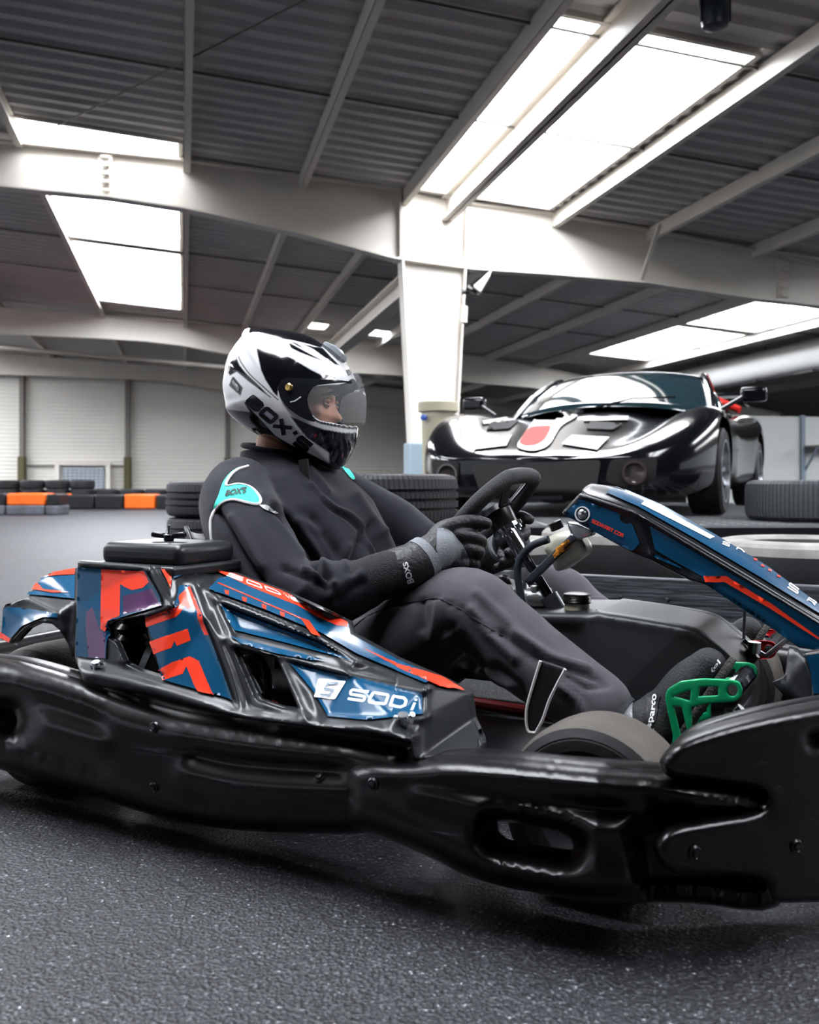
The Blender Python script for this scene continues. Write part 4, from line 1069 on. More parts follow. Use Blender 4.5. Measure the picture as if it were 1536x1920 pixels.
# engine and pipes seen through the openings of the pod
eng = MB().box((.24, -.36, .22), (.30, .16, .24)).box((.55, -.40, .17), (.26, .12, .14)).build('engine', DARK, kart, mods=[bevelmod(.012)])
c = KP(248, 1212, y=-.52); m1 = MB()
m1.lathe([(0, -.07), (.028, -.07)]+[q for k in range(6) for q in ((.030, -.065+.02*k), (.022, -.056+.02*k))]+[(.024, .06), (0, .06)], 24, Matrix.Translation(c)); m1.build('air_filter', BLACKM, eng)
m1 = MB().beam(KP(262, 1262, y=-.54), KP(284, 1212, y=-.54), .006, .014); m1.build('engine_stay', STEEL, eng)
m1 = MB().tube([KP(u, v, y=-.53) for u, v in sm(Z2((205, 640), (215, 598), (255, 582), (300, 592), (325, 640), (335, 720), (332, 810)), 3)], .008, 10); m1.build('hose', BLACKM, eng)
m1 = MB().tube([KP(u, v, y=-.49) for u, v in sm(Z2((215, 700), (240, 640), (270, 650), (300, 690), (330, 760)), 3)], .018, 14); m1.build('exhaust_pipe', CHROME, eng)
m1 = MB().tube([KP(u, v, y=-.50) for u, v in sm(Z2((225, 760), (300, 790), (380, 830)), 3)], .006, 8); m1.build('red_cable', mat('red_cable', '9c1a1a', .4), eng)

# ---- seat shell
rows = []
for (x, z, hw, wrap) in ((.52, .06, .15, .02), (.40, .045, .17, .06), (.28, .05, .18, .11), (.17, .09, .19, .15), (.10, .18, .195, .16), (.06, .30, .19, .13), (.03, .42, .17, .08), (.015, .47, .14, .04)):
    rows.append([Vector((x+wrap*.55*abs(a)**2.5, hw*math.sin(a*1.45), z+wrap*.75*abs(a)**2.5)) for a in np.linspace(-1, 1, 15)])
v, f = loft(rows); mk('seat_shell', v, f, mat('black_seat_shell', '0d0e10', .4), kart, mods=[('SUBSURF', dict(levels=1, render_levels=1)), ('SOLIDIFY', dict(thickness=.008))])
sr = [KP(342, 1046, y=-.25), KP(372, 1041, y=-.22), KP(408, 1040, y=-.18)]
MB().tube(sr, .007, 8).build('seat_stay', mat('pale_steel', 'b9bdc2', .3, metal=.6), kart)

# ---- steering: wheel, hub, column
Aw = KP(925, 952, y=.0); Ac0 = KP(938, 952, y=0.); Ac1 = KP(1066, 1160, y=0.)
ax = (Ac1-Ac0).normalized()
beta = R(45); fu = Vector((math.cos(beta), 0, math.sin(beta))); lat = Vector((0, 1, 0)); nrm = Vector((-math.sin(beta), 0, math.cos(beta)))
def wh(a, r=.112):
    c, s = math.cos(a)*r, math.sin(a)*r
    if c > r*.80: c = r*.80+(c-r*.80)*.25
    return Aw+fu*c+lat*s
sw = empty('steering_wheel', Aw, 0, kart); 
def rel(P): return [Vector(p)-Aw for p in P]
GRIP = mat('black_perforated_leather', '1e2023', .55, bump=.5, bscale=500)
MB().tube(rel([wh(a) for a in np.linspace(0, 2*math.pi, 49)[:-1]]), .0165, 14, closed=True).build('rim_grip', GRIP, sw)
for a in (R(38), R(-38), R(180)):
    a0 = wh(a, .028)-nrm*.018; a1 = wh(a, .106)
    MB().beam(Vector(a0)-Aw, Vector(a1)-Aw, .026, .005, up=nrm).build('spoke', BLACKM, sw, mods=[bevelmod(.002)])
def AX(t): return Aw-nrm*.015+ax*t
MB().tube([AX(-.012)-Aw, AX(.0)-Aw, AX(.001)-Aw, AX(.034)-Aw, AX(.040)-Aw], [.034, .038, .030, .027, .024], 24).build('hub_boss', BLACKM, sw)
MB().tube([AX(.036)-Aw, AX(.044)-Aw], .033, 24).tube([AX(.044)-Aw, AX(.10)-Aw], .017, 20).tube([AX(.10)-Aw, AX(.104)-Aw], .021, 20).build('hub_flange', CHROME, sw)
for k in range(6):
    a = k*math.pi/3; o1 = ax.cross(lat).normalized()*math.cos(a)*.026+lat*math.sin(a)*.026
    MB().cyl(AX(.040)+o1-Aw, AX(.052)+o1-Aw, .004, 8).build('bolt', STEEL, sw)
MB().tube([AX(.10), AX(.42)], .0105, 16).build('steering_column', mat('dark_chrome', '55585c', .15, metal=1.), kart)
cl = MB().tube([AX(.20), AX(.235)], .019, 16).build('column_clamp', mat('grey_alloy', '8a8d92', .35, metal=.9), kart)
# support bar with warning sticker, overflow bottle, hose
br = sheet('support_bar', Z3((292, 200), (498, 0), (516, 22), (322, 218)), -.055, mat('slate_steel', '4a5058', .35, metal=.5), kart, Rr=3, bulge=.002, s=6, thick=.012)
bpy.context.view_layer.update(); bvR = bvh_of([br])
OR = mat('orange_label', 'f29a2e', .35)
decal('warning_label', Z3((415, 78), (484, 24), (496, 48), (426, 104)), bvR, OR, br, .0015, 5)
decal('warning_triangle', strip(Z3((424, 96), (437, 78), (442, 93), (424, 96)), 1.2), bvR, BLACKM, br, .0025, 3)
for k in range(4):
    a = np.array(Z3((444, 80+0), (482, 50))); o_ = np.array((-1.2+k*1.3, -5.5+k*2.6)); decal('label_line', strip([a[0]+o_, a[1]+o_], 1.0), bvR, BLACKM, br, .0025, 4)
bot = sheet('overflow_bottle', rnd(Z3((378, 66), (396, 18), (436, -6), (500, -10), (545, 22), (567, 58), (556, 92), (470, 152), (432, 162), (410, 112)), 8), -.02, mat('milky_plastic', 'dcdac9', .35, spec=.5, trans=.25), kart, Rr=16, bulge=.022, s=5, thick=.03)
q = KP(1046, 992, y=.0); MB().lathe([(0, 0), (.014, 0), (.014, .016), (0, .018)], 16, M_to(q, (-.35, -.2, .9))).build('bottle_cap', BLACKM, bot)
cap_b = sheet('top_bracket', Z8((275, 262), (330, 268), (412, 305), (400, 330), (340, 352), (305, 345), (285, 300)), -.05, mat('bright_steel', 'c9ccd0', .22, metal=1.), kart, Rr=4, bulge=.004, s=5, thick=.02)
MB().tube([KP(u, v, y=-.10) for u, v in sm([(1029, 1011), (1000, 1022), (980, 1040), (971, 1066), (974, 1100), (984, 1142), (985, 1165)], 4)], .0075, 12).build('brake_hose', mat('slate_rubber', '2b343b', .5), kart)
AL = mat('cast_aluminium', 'b4b6b4', .35, metal=.85, bump=.2, bscale=90)
m1 = MB(); c = KP(962, 1118, y=.02)
m1.box(c, (.055, .06, .05), Matrix.Rotation(R(25), 3, 'Y')).tube([c+Vector((.02, -.02, .0)), c+Vector((.085, .0, .0))], .022, 16).tube([c+Vector((.0, -.04, .01)), c+Vector((.0, .05, .01))], .018, 14).box(c+Vector((.06, .02, -.02)), (.05, .05, .03))
for a, b in ((-.02, .03), (.03, .03), (.055, .022)): m1.cyl(c+Vector((a, -.02, b-.01)), c+Vector((a, -.02, b+.005)), .009, 10)
m1.build('aluminium_casting', AL, kart, mods=[bevelmod(.004, 2)])
MB().tube([KP(u, v, y=.0) for u, v in sm([(924, 1128), (930, 1096), (946, 1086), (952, 1100), (944, 1130)], 4)], .010, 10).build('rubber_boot', BLACKM, kart)

# ---- fuel tank between the legs, with reservoir
TANK = mat('satin_black_tank', '1d1f21', .42, bump=.05, bscale=300)
tk = sheet('fuel_tank', sm([(952, 1160), (957, 1146), (1010, 1144), (1110, 1145), (1122, 1143), (1200, 1154), (1288, 1170), (1324, 1186), (1376, 1228), (1390, 1256), (1388, 1330), (1300, 1345), (1120, 1345), (1010, 1260), (952, 1160)], 3)[:-1],
    planar([(950, 1145, -.03), (1118, 1143, -.08), (1118, 1345, -.12), (950, 1300, -.10), (1290, 1168, -.08), (1290, 1345, -.10), (1395, 1230, -.06), (1395, 1345, -.06)]), TANK, kart, Rr=16, bulge=.035, s=7, thick=.19,
    ridges=[([(1117, 1150), (1118, 1345)], -.014, 4), ([(1124, 1156), (1286, 1182), (1318, 1196), (1366, 1236)], .004, 8)],
    recess=[([(975, 1158), (1105, 1160), (1108, 1245), (1090, 1280)], .02, 30)])
q = KP(1082, 1146, y=-.045); m1 = MB().lathe([(0, -.01), (.024, -.01), (.024, .018), (0, .018)], 24, Matrix.Translation(q))
rs = m1.build('reservoir', mat('milky_fluid_pot', 'cfc8ae', .25, trans=.2), kart)
MB().lathe([(.0, .016), (.0265, .016)]+[(.0265+(.001 if k % 2 else 0), .018+.0015*k) for k in range(9)]+[(.026, .034), (.020, .036), (0, .036)], 28, Matrix.Translation(q)).build('reservoir_cap', BLACKM, rs)
# ---- front panel over the knees
NS = [(1054, 961), (1087, 925), (1191, 958), (1201, 964), (1300, 1023), (1420, 1094), (1536, 1165), (1650, 1236), (1650, 1240), (1498, 1214), (1410, 1152), (1322, 1096), (1297, 1090), (1222, 1052), (1185, 1036), (1120, 1000)]
GL = mat('gloss_black_plastic', '15171a', .24, spec=.35)
nas = sheet('front_panel', NS, -.125, GL, kart, Rr=6, bulge=.008, s=6, thick=.01, ridges=[([(1088, 929), (1192, 962), (1300, 1027), (1420, 1099), (1536, 1170), (1640, 1235)], .008, 5), ([(1194, 962), (1224, 1046)], .012, 5), ([(1224, 1042), (1300, 1082), (1322, 1094)], .014, 6)],
    recess=[(Z8((700, 415), (860, 485), (930, 530), (915, 550), (700, 450)), .01, 4)])
def sideof(u, v, y): p = KP(u, v, y=-.125); return Vector((p.x, y, p.z))
NS2 = [(1117, 908), (1155, 912), (1237, 944), (1340, 1002), (1440, 1062), (1536, 1133), (1650, 1206)]; NN = [(1087, 925), (1130, 938), (1191, 957), (1300, 1021), (1420, 1092), (1536, 1163), (1650, 1233)]
v, f = loft([[KP(*p, y=-.123) for p in NN], [KP(*[(a*.75+b*.25) for a, b in zip(p, q)], y=-.085)+Vector((0, 0, .006)) for p, q in zip(NN, NS2)], [KP(*[(a*.3+b*.7) for a, b in zip(p, q)], y=.02)+Vector((0, 0, .008)) for p, q in zip(NN, NS2)], [KP(*p, y=.085) for p in NS2]])
top = recalc(mk('panel_top', v, f, GL, nas, mods=[('SUBSURF', dict(levels=2, render_levels=2)), ('SOLIDIFY', dict(thickness=.008, offset=-1))]))
v = [KP(*p, y=-.12) for p in NN]; far = [KP(*p, y=.085) for p in NS2]
low = [(1054, 961), (1120, 1000), (1200, 1042), (1310, 1094), (1410, 1152), (1498, 1214), (1650, 1240)]
fl2 = [Vector((sideof(*p, y=.085).x, .085, min(sideof(*p, y=.085).z, q.z-.03))) for p, q in zip(low, far)]
v, f = loft([far, fl2]); mk('panel_far_side', v, f, GL, nas, mods=[('SOLIDIFY', dict(thickness=.008))])
bpy.context.view_layer.update(); bvN = bvh_of([nas]); bvNT = bvh_of([top])
nd = lambda n, p, m, off=.0015, s=7: decal(n, p, bvN, m, nas, off, s)
nd('blue_sticker', rnd(Z8((262, 222), (342, 146), (543, 222), (540, 252), (566, 272), (600, 268), (642, 368), (604, 408), (380, 290)), 4), BLUE)
nd('blue_sticker', rnd(Z8((690, 280), (1536, 776), (1840, 950), (1840, 955), (1440, 884), (965, 568), (950, 535), (715, 402)), 4), BLUE)
nd('red_stripe', Z8((962, 566), (958, 535), (1076, 531), (1300, 668), (1536, 838), (1536, 850), (1290, 692), (1066, 562)), REDV, .005)
nd('blue_sticker', Z8((718, 426), (850, 488), (846, 498), (708, 438)), BLUE, .003)
text_decal('web_address', 'SODIKART.COM', Z8((408, 248), (562, 322), (556, 340), (400, 264)), bvN, REDV, nas, .004, stroke=.24)
w_ = KMI @ hit(bvN, 1093, 964, .001)
MB().lathe([(.012, 0), (.0145, 0), (.0145, .003), (.012, .003)], 28, M_to(w_, (0, -1, 0)), closed=True).build('white_ring', WHITEV, nas)
MB().lathe([(0, .007), (.006, .006), (.009, .003), (.009, 0)], 20, M_to(w_, (0, -1, 0))).build('bolt', STEEL, nas); 
td = lambda n, p, m, off=.003, s=5: decal(n, p, bvNT, m, nas, off, s)
td('blue_sticker', [(1135, 925), (1158, 914), (1237, 947), (1340, 1004), (1440, 1065), (1536, 1137), (1620, 1190), (1620, 1206), (1536, 1153), (1420, 1082), (1300, 1011), (1196, 952)], BLUE)
td('white_stripe', Z8((642, 182), (662, 168), (692, 172), (1010, 346), (985, 356)), WHITEV, .004)
for ch, q in (('S', ((1052, 366), (1088, 378), (1082, 396), (1046, 382))), ('R', ((1126, 388), (1168, 404), (1160, 424), (1116, 408))), ('S', ((1384, 572), (1430, 606), (1424, 634), (1372, 600))), ('R', ((1480, 648), (1520, 672), (1512, 690), (1468, 664)))):
    text_decal('white_letter', ch, Z8(*q), bvNT, WHITEV, nas, .004, stroke=.26)
for c in ((1212, 458), (1248, 490), (1284, 512), (1328, 542)): td('red_mark', Z8((c[0]-8, c[1]-8), (c[0]+10, c[1]-2), (c[0]+8, c[1]+8), (c[0]-8, c[1]+2)), REDV, .004, 4)

# ---- pedals: green throttle, red brake
GRN = mat('green_anodised', '13a066', .3, metal=.15); REDP = mat('red_anodised', 'd41f26', .3, metal=.15)
pl_out = rnd(Z5((519, 620), (535, 570), (620, 520), (770, 502), (960, 510), (1010, 525), (1030, 575), (1018, 630), (980, 655), (800, 665), (690, 692), (697, 890), (690, 915), (600, 938), (565, 930), (572, 880), (530, 690)), 5)
hl = [rnd(Z5((572, 620), (690, 575), (682, 650)), 2), rnd(Z5((750, 555), (872, 555), (868, 612), (737, 622)), 2), rnd(Z5((572, 682), (630, 692), (667, 862), (620, 877)), 2), Z5(*[(963+36*math.cos(a), 580+40*math.sin(a)) for a in np.linspace(0, 2*math.pi, 15)[:-1]])]
pc = KP(*Z5((963, 580))[0], y=-.285)
def pedal(name, flip, m):
    root = empty(name, (0, 0, 0), 0, kart)
    for y in (-.285, -.125):
        def sp(u, v, y=y):
            p = KP(u, v, y=-.285); q = Vector((p.x, y, p.z)); 
            return Vector((q.x, -q.y+(.0), q.z)) if flip else q
        o = sheet('pedal_plate', pl_out, -.285, m, root, holes=hl, Rr=2, bulge=.0015, s=6, thick=.005, space=lambda u, v, y, yy=y: (lambda p: Vector((p.x, (-1 if flip else 1)*(yy+(y+.285)), p.z)))(KP(u, v, y=-.285)))
        recalc(o)
    s = -1 if flip else 1; m1 = MB()
    m1.cyl((pc.x, s*-.28, pc.z), (pc.x, s*-.128, pc.z), .008, 16); m1.build('pedal_bar', STEEL, root)
    hx = []
    for k in range(13*8+1):
        a = k*2*math.pi/8; hx.append((pc.x+.0125*math.cos(a), s*(-.275+.14*k/(13*8)), pc.z+.0125*math.sin(a)))
    MB().tube(hx, .0026, 6).build('return_spring', CHROME, root)
    return root
pedal('throttle_pedal', False, GRN); bp_ = pedal('brake_pedal', True, REDP)
b0 = KP(*Z5((560, 935))[0], y=-.285); MB().cyl((b0.x+.01, -.30, b0.z), (b0.x+.01, .30, b0.z), .007, 10).build('pedal_shaft', STEEL, kart)
# linkage and deflector at the nose
m1 = MB().tube([KP(*q, y=.08) for q in Z5((1045, 40), (1040, 240))], .003, 6).tube([KP(*q, y=.06) for q in Z5((1330, 240), (1190, 350), (1110, 310), (1040, 245))], .005, 8).tube([KP(*q, y=.03) for q in Z5((1110, 260), (1105, 330))], .012, 12); m1.build('brake_linkage', STEEL, kart)
MB().tube([KP(*q, y=.03) for q in Z5((1105, 330), (1040, 400))], .014, 12).build('rubber_boot', BLACKM, kart)
m1 = MB().tube([KP(*q, y=-.16) for q in Z5((925, 790), (985, 740), (1030, 700))], .010, 12).tube([KP(*q, y=-.18) for q in Z5((950, 700), (955, 780))], .006, 10).box(KP(*Z5((975, 745))[0], y=-.16), (.03, .02, .02)); m1.build('cable_clamp', STEEL, kart)
df = sheet('nose_deflector', Z5((1335, 295), (1390, 308), (1440, 370), (1490, 500), (1498, 690), (1400, 720), (1225, 528), (1290, 500), (1312, 470)), planar([(1400, 1200, -.13), (1540, 1200, -.20), (1540, 1340, -.22), (1400, 1340, -.15), (1470, 1290, -.21)]), PLASTIC_CLEAN, kart, Rr=5, bulge=.005, s=7, thick=.012, ridges=[(Z5((1290, 500), (1420, 660)), .010, 6), (Z5((1335, 300), (1320, 470), (1290, 500)), .008, 5)])
nc = sheet('nose_cone', [(1504, 1226), (1540, 1220), (1720, 1214), (1720, 1330), (1530, 1330), (1524, 1290), (1516, 1256)], -.27, GL, kart, Rr=6, bulge=.01, s=8, thick=.02)
bpy.context.view_layer.update(); decal('blue_sticker', [(1512, 1230), (1545, 1224), (1715, 1220), (1715, 1300), (1528, 1300), (1522, 1262)], bvh_of([nc]), BLUE, nc, .002)
MB().beam((.0, 0, 0), (0, 0, .001), .001, .001) if False else None
# ---- far-side pod
v = [(.10, .34, .10), (.64, .34, .10), (.64, .34, .335), (.52, .34, .365), (.10, .34, .38), (.10, .60, .10), (.70, .60, .10), (.68, .58, .30), (.50, .57, .33), (.10, .57, .36)]
fp = mk('far_side_pod', v, [(0, 1, 2, 3, 4), (9, 8, 7, 6, 5), (2, 7, 8, 3), (3, 8, 9, 4), (1, 6, 7, 2), (0, 5, 6, 1), (0, 4, 9, 5)], PLASTIC_CLEAN, kart, mods=[bevelmod(.012, 3)]); recalc(fp)
bpy.context.view_layer.update()
for k, m_ in enumerate((BLUE, WHITEV, REDV, WHITEV)):
    a, b = Vector((.52+.028*k, .36, .367-.007*k)), Vector((.50+.045*k, .56, .335-.008*k)); d_ = Vector((.027, 0, -.007)); e_ = Vector((.04, 0, -.008)); o_ = Vector((0, 0, .003))
    mk('coloured_stripe', [a+o_, a+d_+o_, b+e_+o_, b+o_], [(0, 1, 2, 3)], m_, fp)
# ================================================================= THE DRIVER
from mathutils import noise as mnoise
OFF = Vector((.34, 0, .05))
drv = empty('person'); drv.matrix_world = KM @ Matrix.Translation(OFF)
tag(drv, 'person in black race suit and full-face helmet seated in the kart, gripping its wheel', 'person')
bpy.context.view_layer.update()
def Z5h(*p): return [(400+x/4.8, 600+y/4.8) for x, y in p]
def Z6(*p): return [(380+x/3.657, 820+y/3.657) for x, y in p]
def own(o, parent=None):
    """measured in the kart's frame -> handed to the driver"""
    o.data.transform(Matrix.Translation(-OFF)); o.parent = parent or drv; return o
def dk(p): return Vector(p)-OFF
def blend(name, parts, m, vox=.008, smooth=6, parent=None, creases=(), nz=0., nscale=9., post=None):
    """one continuous skin over the given limbs"""
    mb = MB()
    for pts, rs, flat in parts:
        if flat is None:
            q = catmull([list(p)+[r] for p, r in zip(pts, rs)], 6)
            mb.tube([x[:3] for x in q], [float(x[3]) for x in q], 20)
            for e, r in ((q[0], rs[0]), (q[-1], rs[-1])):   # rounded ends
                M = Matrix.Translation(Vector(e[:3])); mb.lathe([(0.0001, -r)]+[(r*math.cos(a), r*math.sin(a)) for a in np.linspace(-1.4, 1.4, 9)]+[(.0001, r)], 16, M)
        else: mb.add(*flat)
    o = mb.build(name, m)
    o.modifiers.new('r', 'REMESH').mode = 'VOXEL'; o.modifiers['r'].voxel_size = vox; o.modifiers['r'].use_smooth_shade = True
    s = o.modifiers.new('s', 'SMOOTH'); s.factor = .5; s.iterations = smooth
    bpy.context.view_layer.update()
    dg = bpy.context.evaluated_depsgraph_get(); me = bpy.data.meshes.new_from_object(o.evaluated_get(dg)); o.modifiers.clear(); o.data = me
    if not me.materials: me.materials.append(m)
    if creases or nz:
        n = len(me.vertices); co_ = np.empty(n*3); me.vertices.foreach_get('co', co_); co_ = co_.reshape(-1, 3); no = np.empty(n*3); me.vertices.foreach_get('normal', no); no = no.reshape(-1, 3)
        px = np.array([kpix(c) for c in co_]); view = co_-np.array(KC); view /= np.linalg.norm(view, axis=1)[:, None]
        face = np.clip(-(no*view).sum(1)*3+.3, 0, 1); d = np.zeros(n)
        for ln, amp, w in creases: d += 1.5*amp*np.exp(-(segdist(px, np.array(ln, float), closed=False)/w)**2)*face
        if nz:
            for i in range(n):
                c = co_[i]; d[i] += nz*(mnoise.noise(Vector((c[0]*nscale, c[1]*nscale, c[2]*nscale*1.6)))+.5*mnoise.noise(Vector(c)*nscale*2.3))
        co_ = co_+no*d[:, None]; me.vertices.foreach_set('co', co_.ravel()); me.update()
    me.polygons.foreach_set('use_smooth', np.ones(len(me.polygons), dtype=bool))
    return own(o, parent)
def ellipse_loft(secs, n=28):
    """secs: centre, half depth, half width, direction of the spine"""
    vs = []; fs = []
    for (c, a, b, t) in secs:
        t = Vector(t).normalized(); f = Vector((t.z, 0, -t.x))
        for k in range(n):
            q = 2*math.pi*k/n; vs.append(Vector(c)+f*(a*math.copysign(abs(math.cos(q))**.9, math.cos(q)))+Vector((0, 1, 0))*(b*math.copysign(abs(math.sin(q))**.85, math.sin(q))))
    for i in range(len(secs)-1):
        for k in range(n): fs.append((i*n+k, i*n+(k+1) % n, (i+1)*n+(k+1) % n, (i+1)*n+k))
    fs += [tuple(range(n))[::-1], tuple(range((len(secs)-1)*n, len(secs)*n))]
    return vs, fs
def cloth(name, col, rough=.85, sheen=.25):
    return mat(name, col, rough, sheen=sheen, bump=.25, bscale=900, spec=.2, var=.08, vscale=30)
JK = cloth('black_navy_fabric', '1b1b23', .8, .12); TR = cloth('charcoal_fabric', '48464c', .8, .15); SKIN = mat('skin', 'b27a60', .5, var=.1, vscale=20)
torso = [((.42, 0, .09), .12, .165), ((.385, 0, .19), .15, .18), ((.335, 0, .31), .165, .19), ((.295, 0, .42), .165, .20), ((.262, 0, .50), .148, .205), ((.225, 0, .57), .11, .185), ((.195, 0, .615), .085, .115), ((.19, 0, .645), .082, .086), ((.19, 0, .668), .082, .084)]
def secs(L, k=1.):
    out = []
    for i, (c, a, b) in enumerate(L):
        t = Vector(L[min(i+1, len(L)-1)][0])-Vector(L[max(i-1, 0)][0]); out.append((c, a*k, b*k, t))
    return out
RA = [(.205, -.165, .568), (.255, -.225, .53), (.34, -.285, .465), (.455, -.325, .385), (.535, -.305, .385), (.592, -.275, .402)]
LA = [(.205, .165, .568), (.26, .225, .53), (.35, .275, .475), (.47, .285, .41), (.55, .29, .40), (.592, .27, .41)]
RL = [(.42, -.085, .12), (.50, -.13, .19), (.63, -.175, .285), (.765, -.20, .360), (.83, -.205, .325), (.93, -.22, .262), (1.035, -.232, .205)]
LL = [(.42, .085, .12), (.50, .13, .19), (.63, .18, .27), (.785, .22, .335), (.85, .22, .30), (.95, .215, .24), (1.035, .21, .20)]
creJ = [(Z6((90, 500), (170, 620), (245, 765), (330, 900), (400, 990)), -.012, 7), (Z6((200, 560), (290, 700), (400, 880)), .006, 10), (Z6((490, 500), (610, 620), (700, 740), (800, 900), (860, 980)), -.018, 7), (Z6((430, 500), (560, 640), (680, 800)), .005, 9),
        (Z6((700, 915), (790, 950), (900, 1000)), .008, 6), (Z6((560, 900), (700, 960), (860, 1040)), -.007, 7), (Z6((640, 1090), (740, 1000), (800, 960)), .004, 9), (Z6((880, 1080), (990, 980), (1090, 940)), .004, 9), (Z6((930, 1120), (1030, 1030), (1090, 1000)), -.004, 8),
        (Z6((740, 330), (800, 400), (900, 480), (1010, 530), (1090, 600), (1110, 660), (1130, 720), (1180, 800), (1225, 900)), .006, 4), (Z6((750, 350), (810, 420), (900, 500), (1000, 560), (1080, 630), (1100, 720)), -.005, 3),
        (Z6((640, 590), (760, 760), (830, 880)), .007, 9), (Z6((760, 560), (900, 760), (1000, 950)), -.006, 9), (Z6((1000, 760), (960, 850), (1000, 940)), .008, 9), (Z6((1110, 660), (1040, 800), (1020, 930)), -.008, 8), (Z6((420, 400), (640, 560), (800, 640)), .004, 10),
        (Z6((730, 200), (760, 260), (860, 380)), .006, 6), (Z6((1060, 400), (1140, 520), (1230, 640)), .006, 8), (Z6((1150, 600), (1200, 760), (1230, 870)), -.010, 7), (Z6((1230, 660), (1290, 760), (1330, 800)), .006, 8)]
WR = Vector(KP(772, 1062, y=-.235)); WL = Vector((WR.x, -WR.y, WR.z))
core_parts = [(None, None, ellipse_loft(secs(torso, .8))), ([(.19, 0, .62), (.195, 0, .68), (.215, 0, .74)], [.055, .055, .058], None), (RA+[WR], [.05, .052, .05, .042, .04, .036, .03], None), (LA+[WL], [.05, .052, .05, .042, .04, .036, .03], None),
              (RL+[(1.10, -.232, .165)], [.07, .065, .058, .045, .045, .042, .034, .030], None), (LL+[(1.10, .215, .165)], [.07, .065, .058, .045, .045, .042, .034, .030], None)]
# head: profile of the face, seen inside the visor
# the head is turned a little away from the kart's heading: its own upright plane
YAW = R(15); HC0 = KP(*Z5h((730, 700))[0], y=0.)
HWM = Matrix.Translation(HC0) @ Matrix.Rotation(YAW, 4, 'Z') @ Matrix.Translation(-HC0); HWI = HWM.inverted()
def HW(p): return HWM @ Vector(p)
def HP(u, v, y=0.):
    c_ = HWI @ KC; d = HWI.to_3x3() @ (K3 @ ray(u, v)); return c_+d*((y-c_.y)/d.y)
def hown(o, parent=None): o.data.transform(HWM); return own(o, parent)
hc = HP(*Z5h((930, 800))[0])
prof_px = Z5h((880, 560), (1000, 590), (1062, 628), (1092, 672), (1096, 720), (1088, 752), (1108, 800), (1135, 845), (1160, 882), (1158, 902), (1130, 914), (1098, 918), (1100, 935), (1114, 952), (1104, 970), (1110, 992), (1096, 1010), (1092, 1040), (1078, 1082), (1030, 1110), (940, 1110), (830, 1060), (730, 960), (660, 820), (650, 700), (720, 600))
def polar(outline, c, n=160):
    """star-shaped outline (x, z) about c -> radius by angle"""
    P = np.array(catmull([(p[0]-c[0], p[1]-c[1]) for p in outline], 8, closed=True)); a = np.arctan2(P[:, 1], P[:, 0]); r = np.hypot(P[:, 0], P[:, 1]); o = np.argsort(a); a, r = a[o], r[o]
    th = np.linspace(-math.pi, math.pi, n, endpoint=False)
    return th, np.interp(th, a, r, period=2*math.pi)
def pillow(outline, c, b, nt=160, nr=30, p=2.2, wfun=None):
    th, rr = polar(outline, c, nt); rho = np.sin(np.linspace(0, math.pi/2, nr)); vs = []; fs = []
    for s in (-1, 1):
        n0 = len(vs)
        for i, q in enumerate(rho):
            for t, r in zip(th, rr):
                x, z = c[0]+q*r*math.cos(t), c[1]+q*r*math.sin(t); y = b*max(0, 1-q**p)**(1/p)
                if wfun: y *= wfun(x, z)
                vs.append((x, s*y, z))
        for i in range(nr-1):
            for k in range(nt):
                l = (k+1) % nt; f = (n0+i*nt+k, n0+i*nt+l, n0+(i+1)*nt+l, n0+(i+1)*nt+k); fs.append(f if s < 0 else f[::-1])
    return vs, fs
fx = [(HP(*p).x, HP(*p).z) for p in prof_px]
fpl = [HP(*p) for p in Z5h((1062, 628), (1070, 760), (1085, 930), (1060, 1080))]
def nose_narrow(x, z):
    xs = np.interp(z, [q.z for q in fpl[::-1]], [q.x for q in fpl[::-1]]); t = (x-xs+.012)/.022
    return 1-.62*min(1, max(0, t))**1.0
hv, hf = pillow(fx, (hc.x-.03, hc.z+.01), .073, 140, 30, 2.4, nose_narrow)
hm = bmesh.new(); vv = [hm.verts.new(v) for v in hv]
for f in hf:
    try: hm.faces.new([vv[i] for i in f])
    except ValueError: pass
bmesh.ops.remove_doubles(hm, verts=hm.verts[:], dist=.0008)
hv = [v.co.copy() for v in hm.verts]; hm.verts.index_update(); hf = [[v.index for v in f.verts] for f in hm.faces]; hm.free()
# eye sockets, brow, cheek
e0 = HP(*Z5h((1040, 742))[0], y=-.03); br0 = HP(*Z5h((1050, 690))[0], y=-.03); ck = HP(*Z5h((980, 880))[0], y=-.045)
hv2 = []
for v in hv:
    v = Vector(v); s = -1 if v.y < 0 else 1
    for c_, amp, w in ((e0, -.010, .014), (br0, .004, .012), (ck, .006, .022)):
        d = (Vector((v.x, -abs(v.y), v.z))-Vector((c_.x, c_.y, c_.z))).length
        g = math.exp(-(d/w)**2); v = v+Vector((.5*amp*g, s*amp*g*.9, 0))
    hv2.append(v)
hv2 = [HW(v) for v in hv2]
core_parts.append((None, None, (hv2, hf)))
body_ = blend('body', core_parts, SKIN, .0045, 2)
EYW = mat('eye_white', 'd8d4cf', .2); EYD = mat('eye_dark', '1c1410', .15); HAIR = mat('dark_brow_hair', '2a1c14', .7)
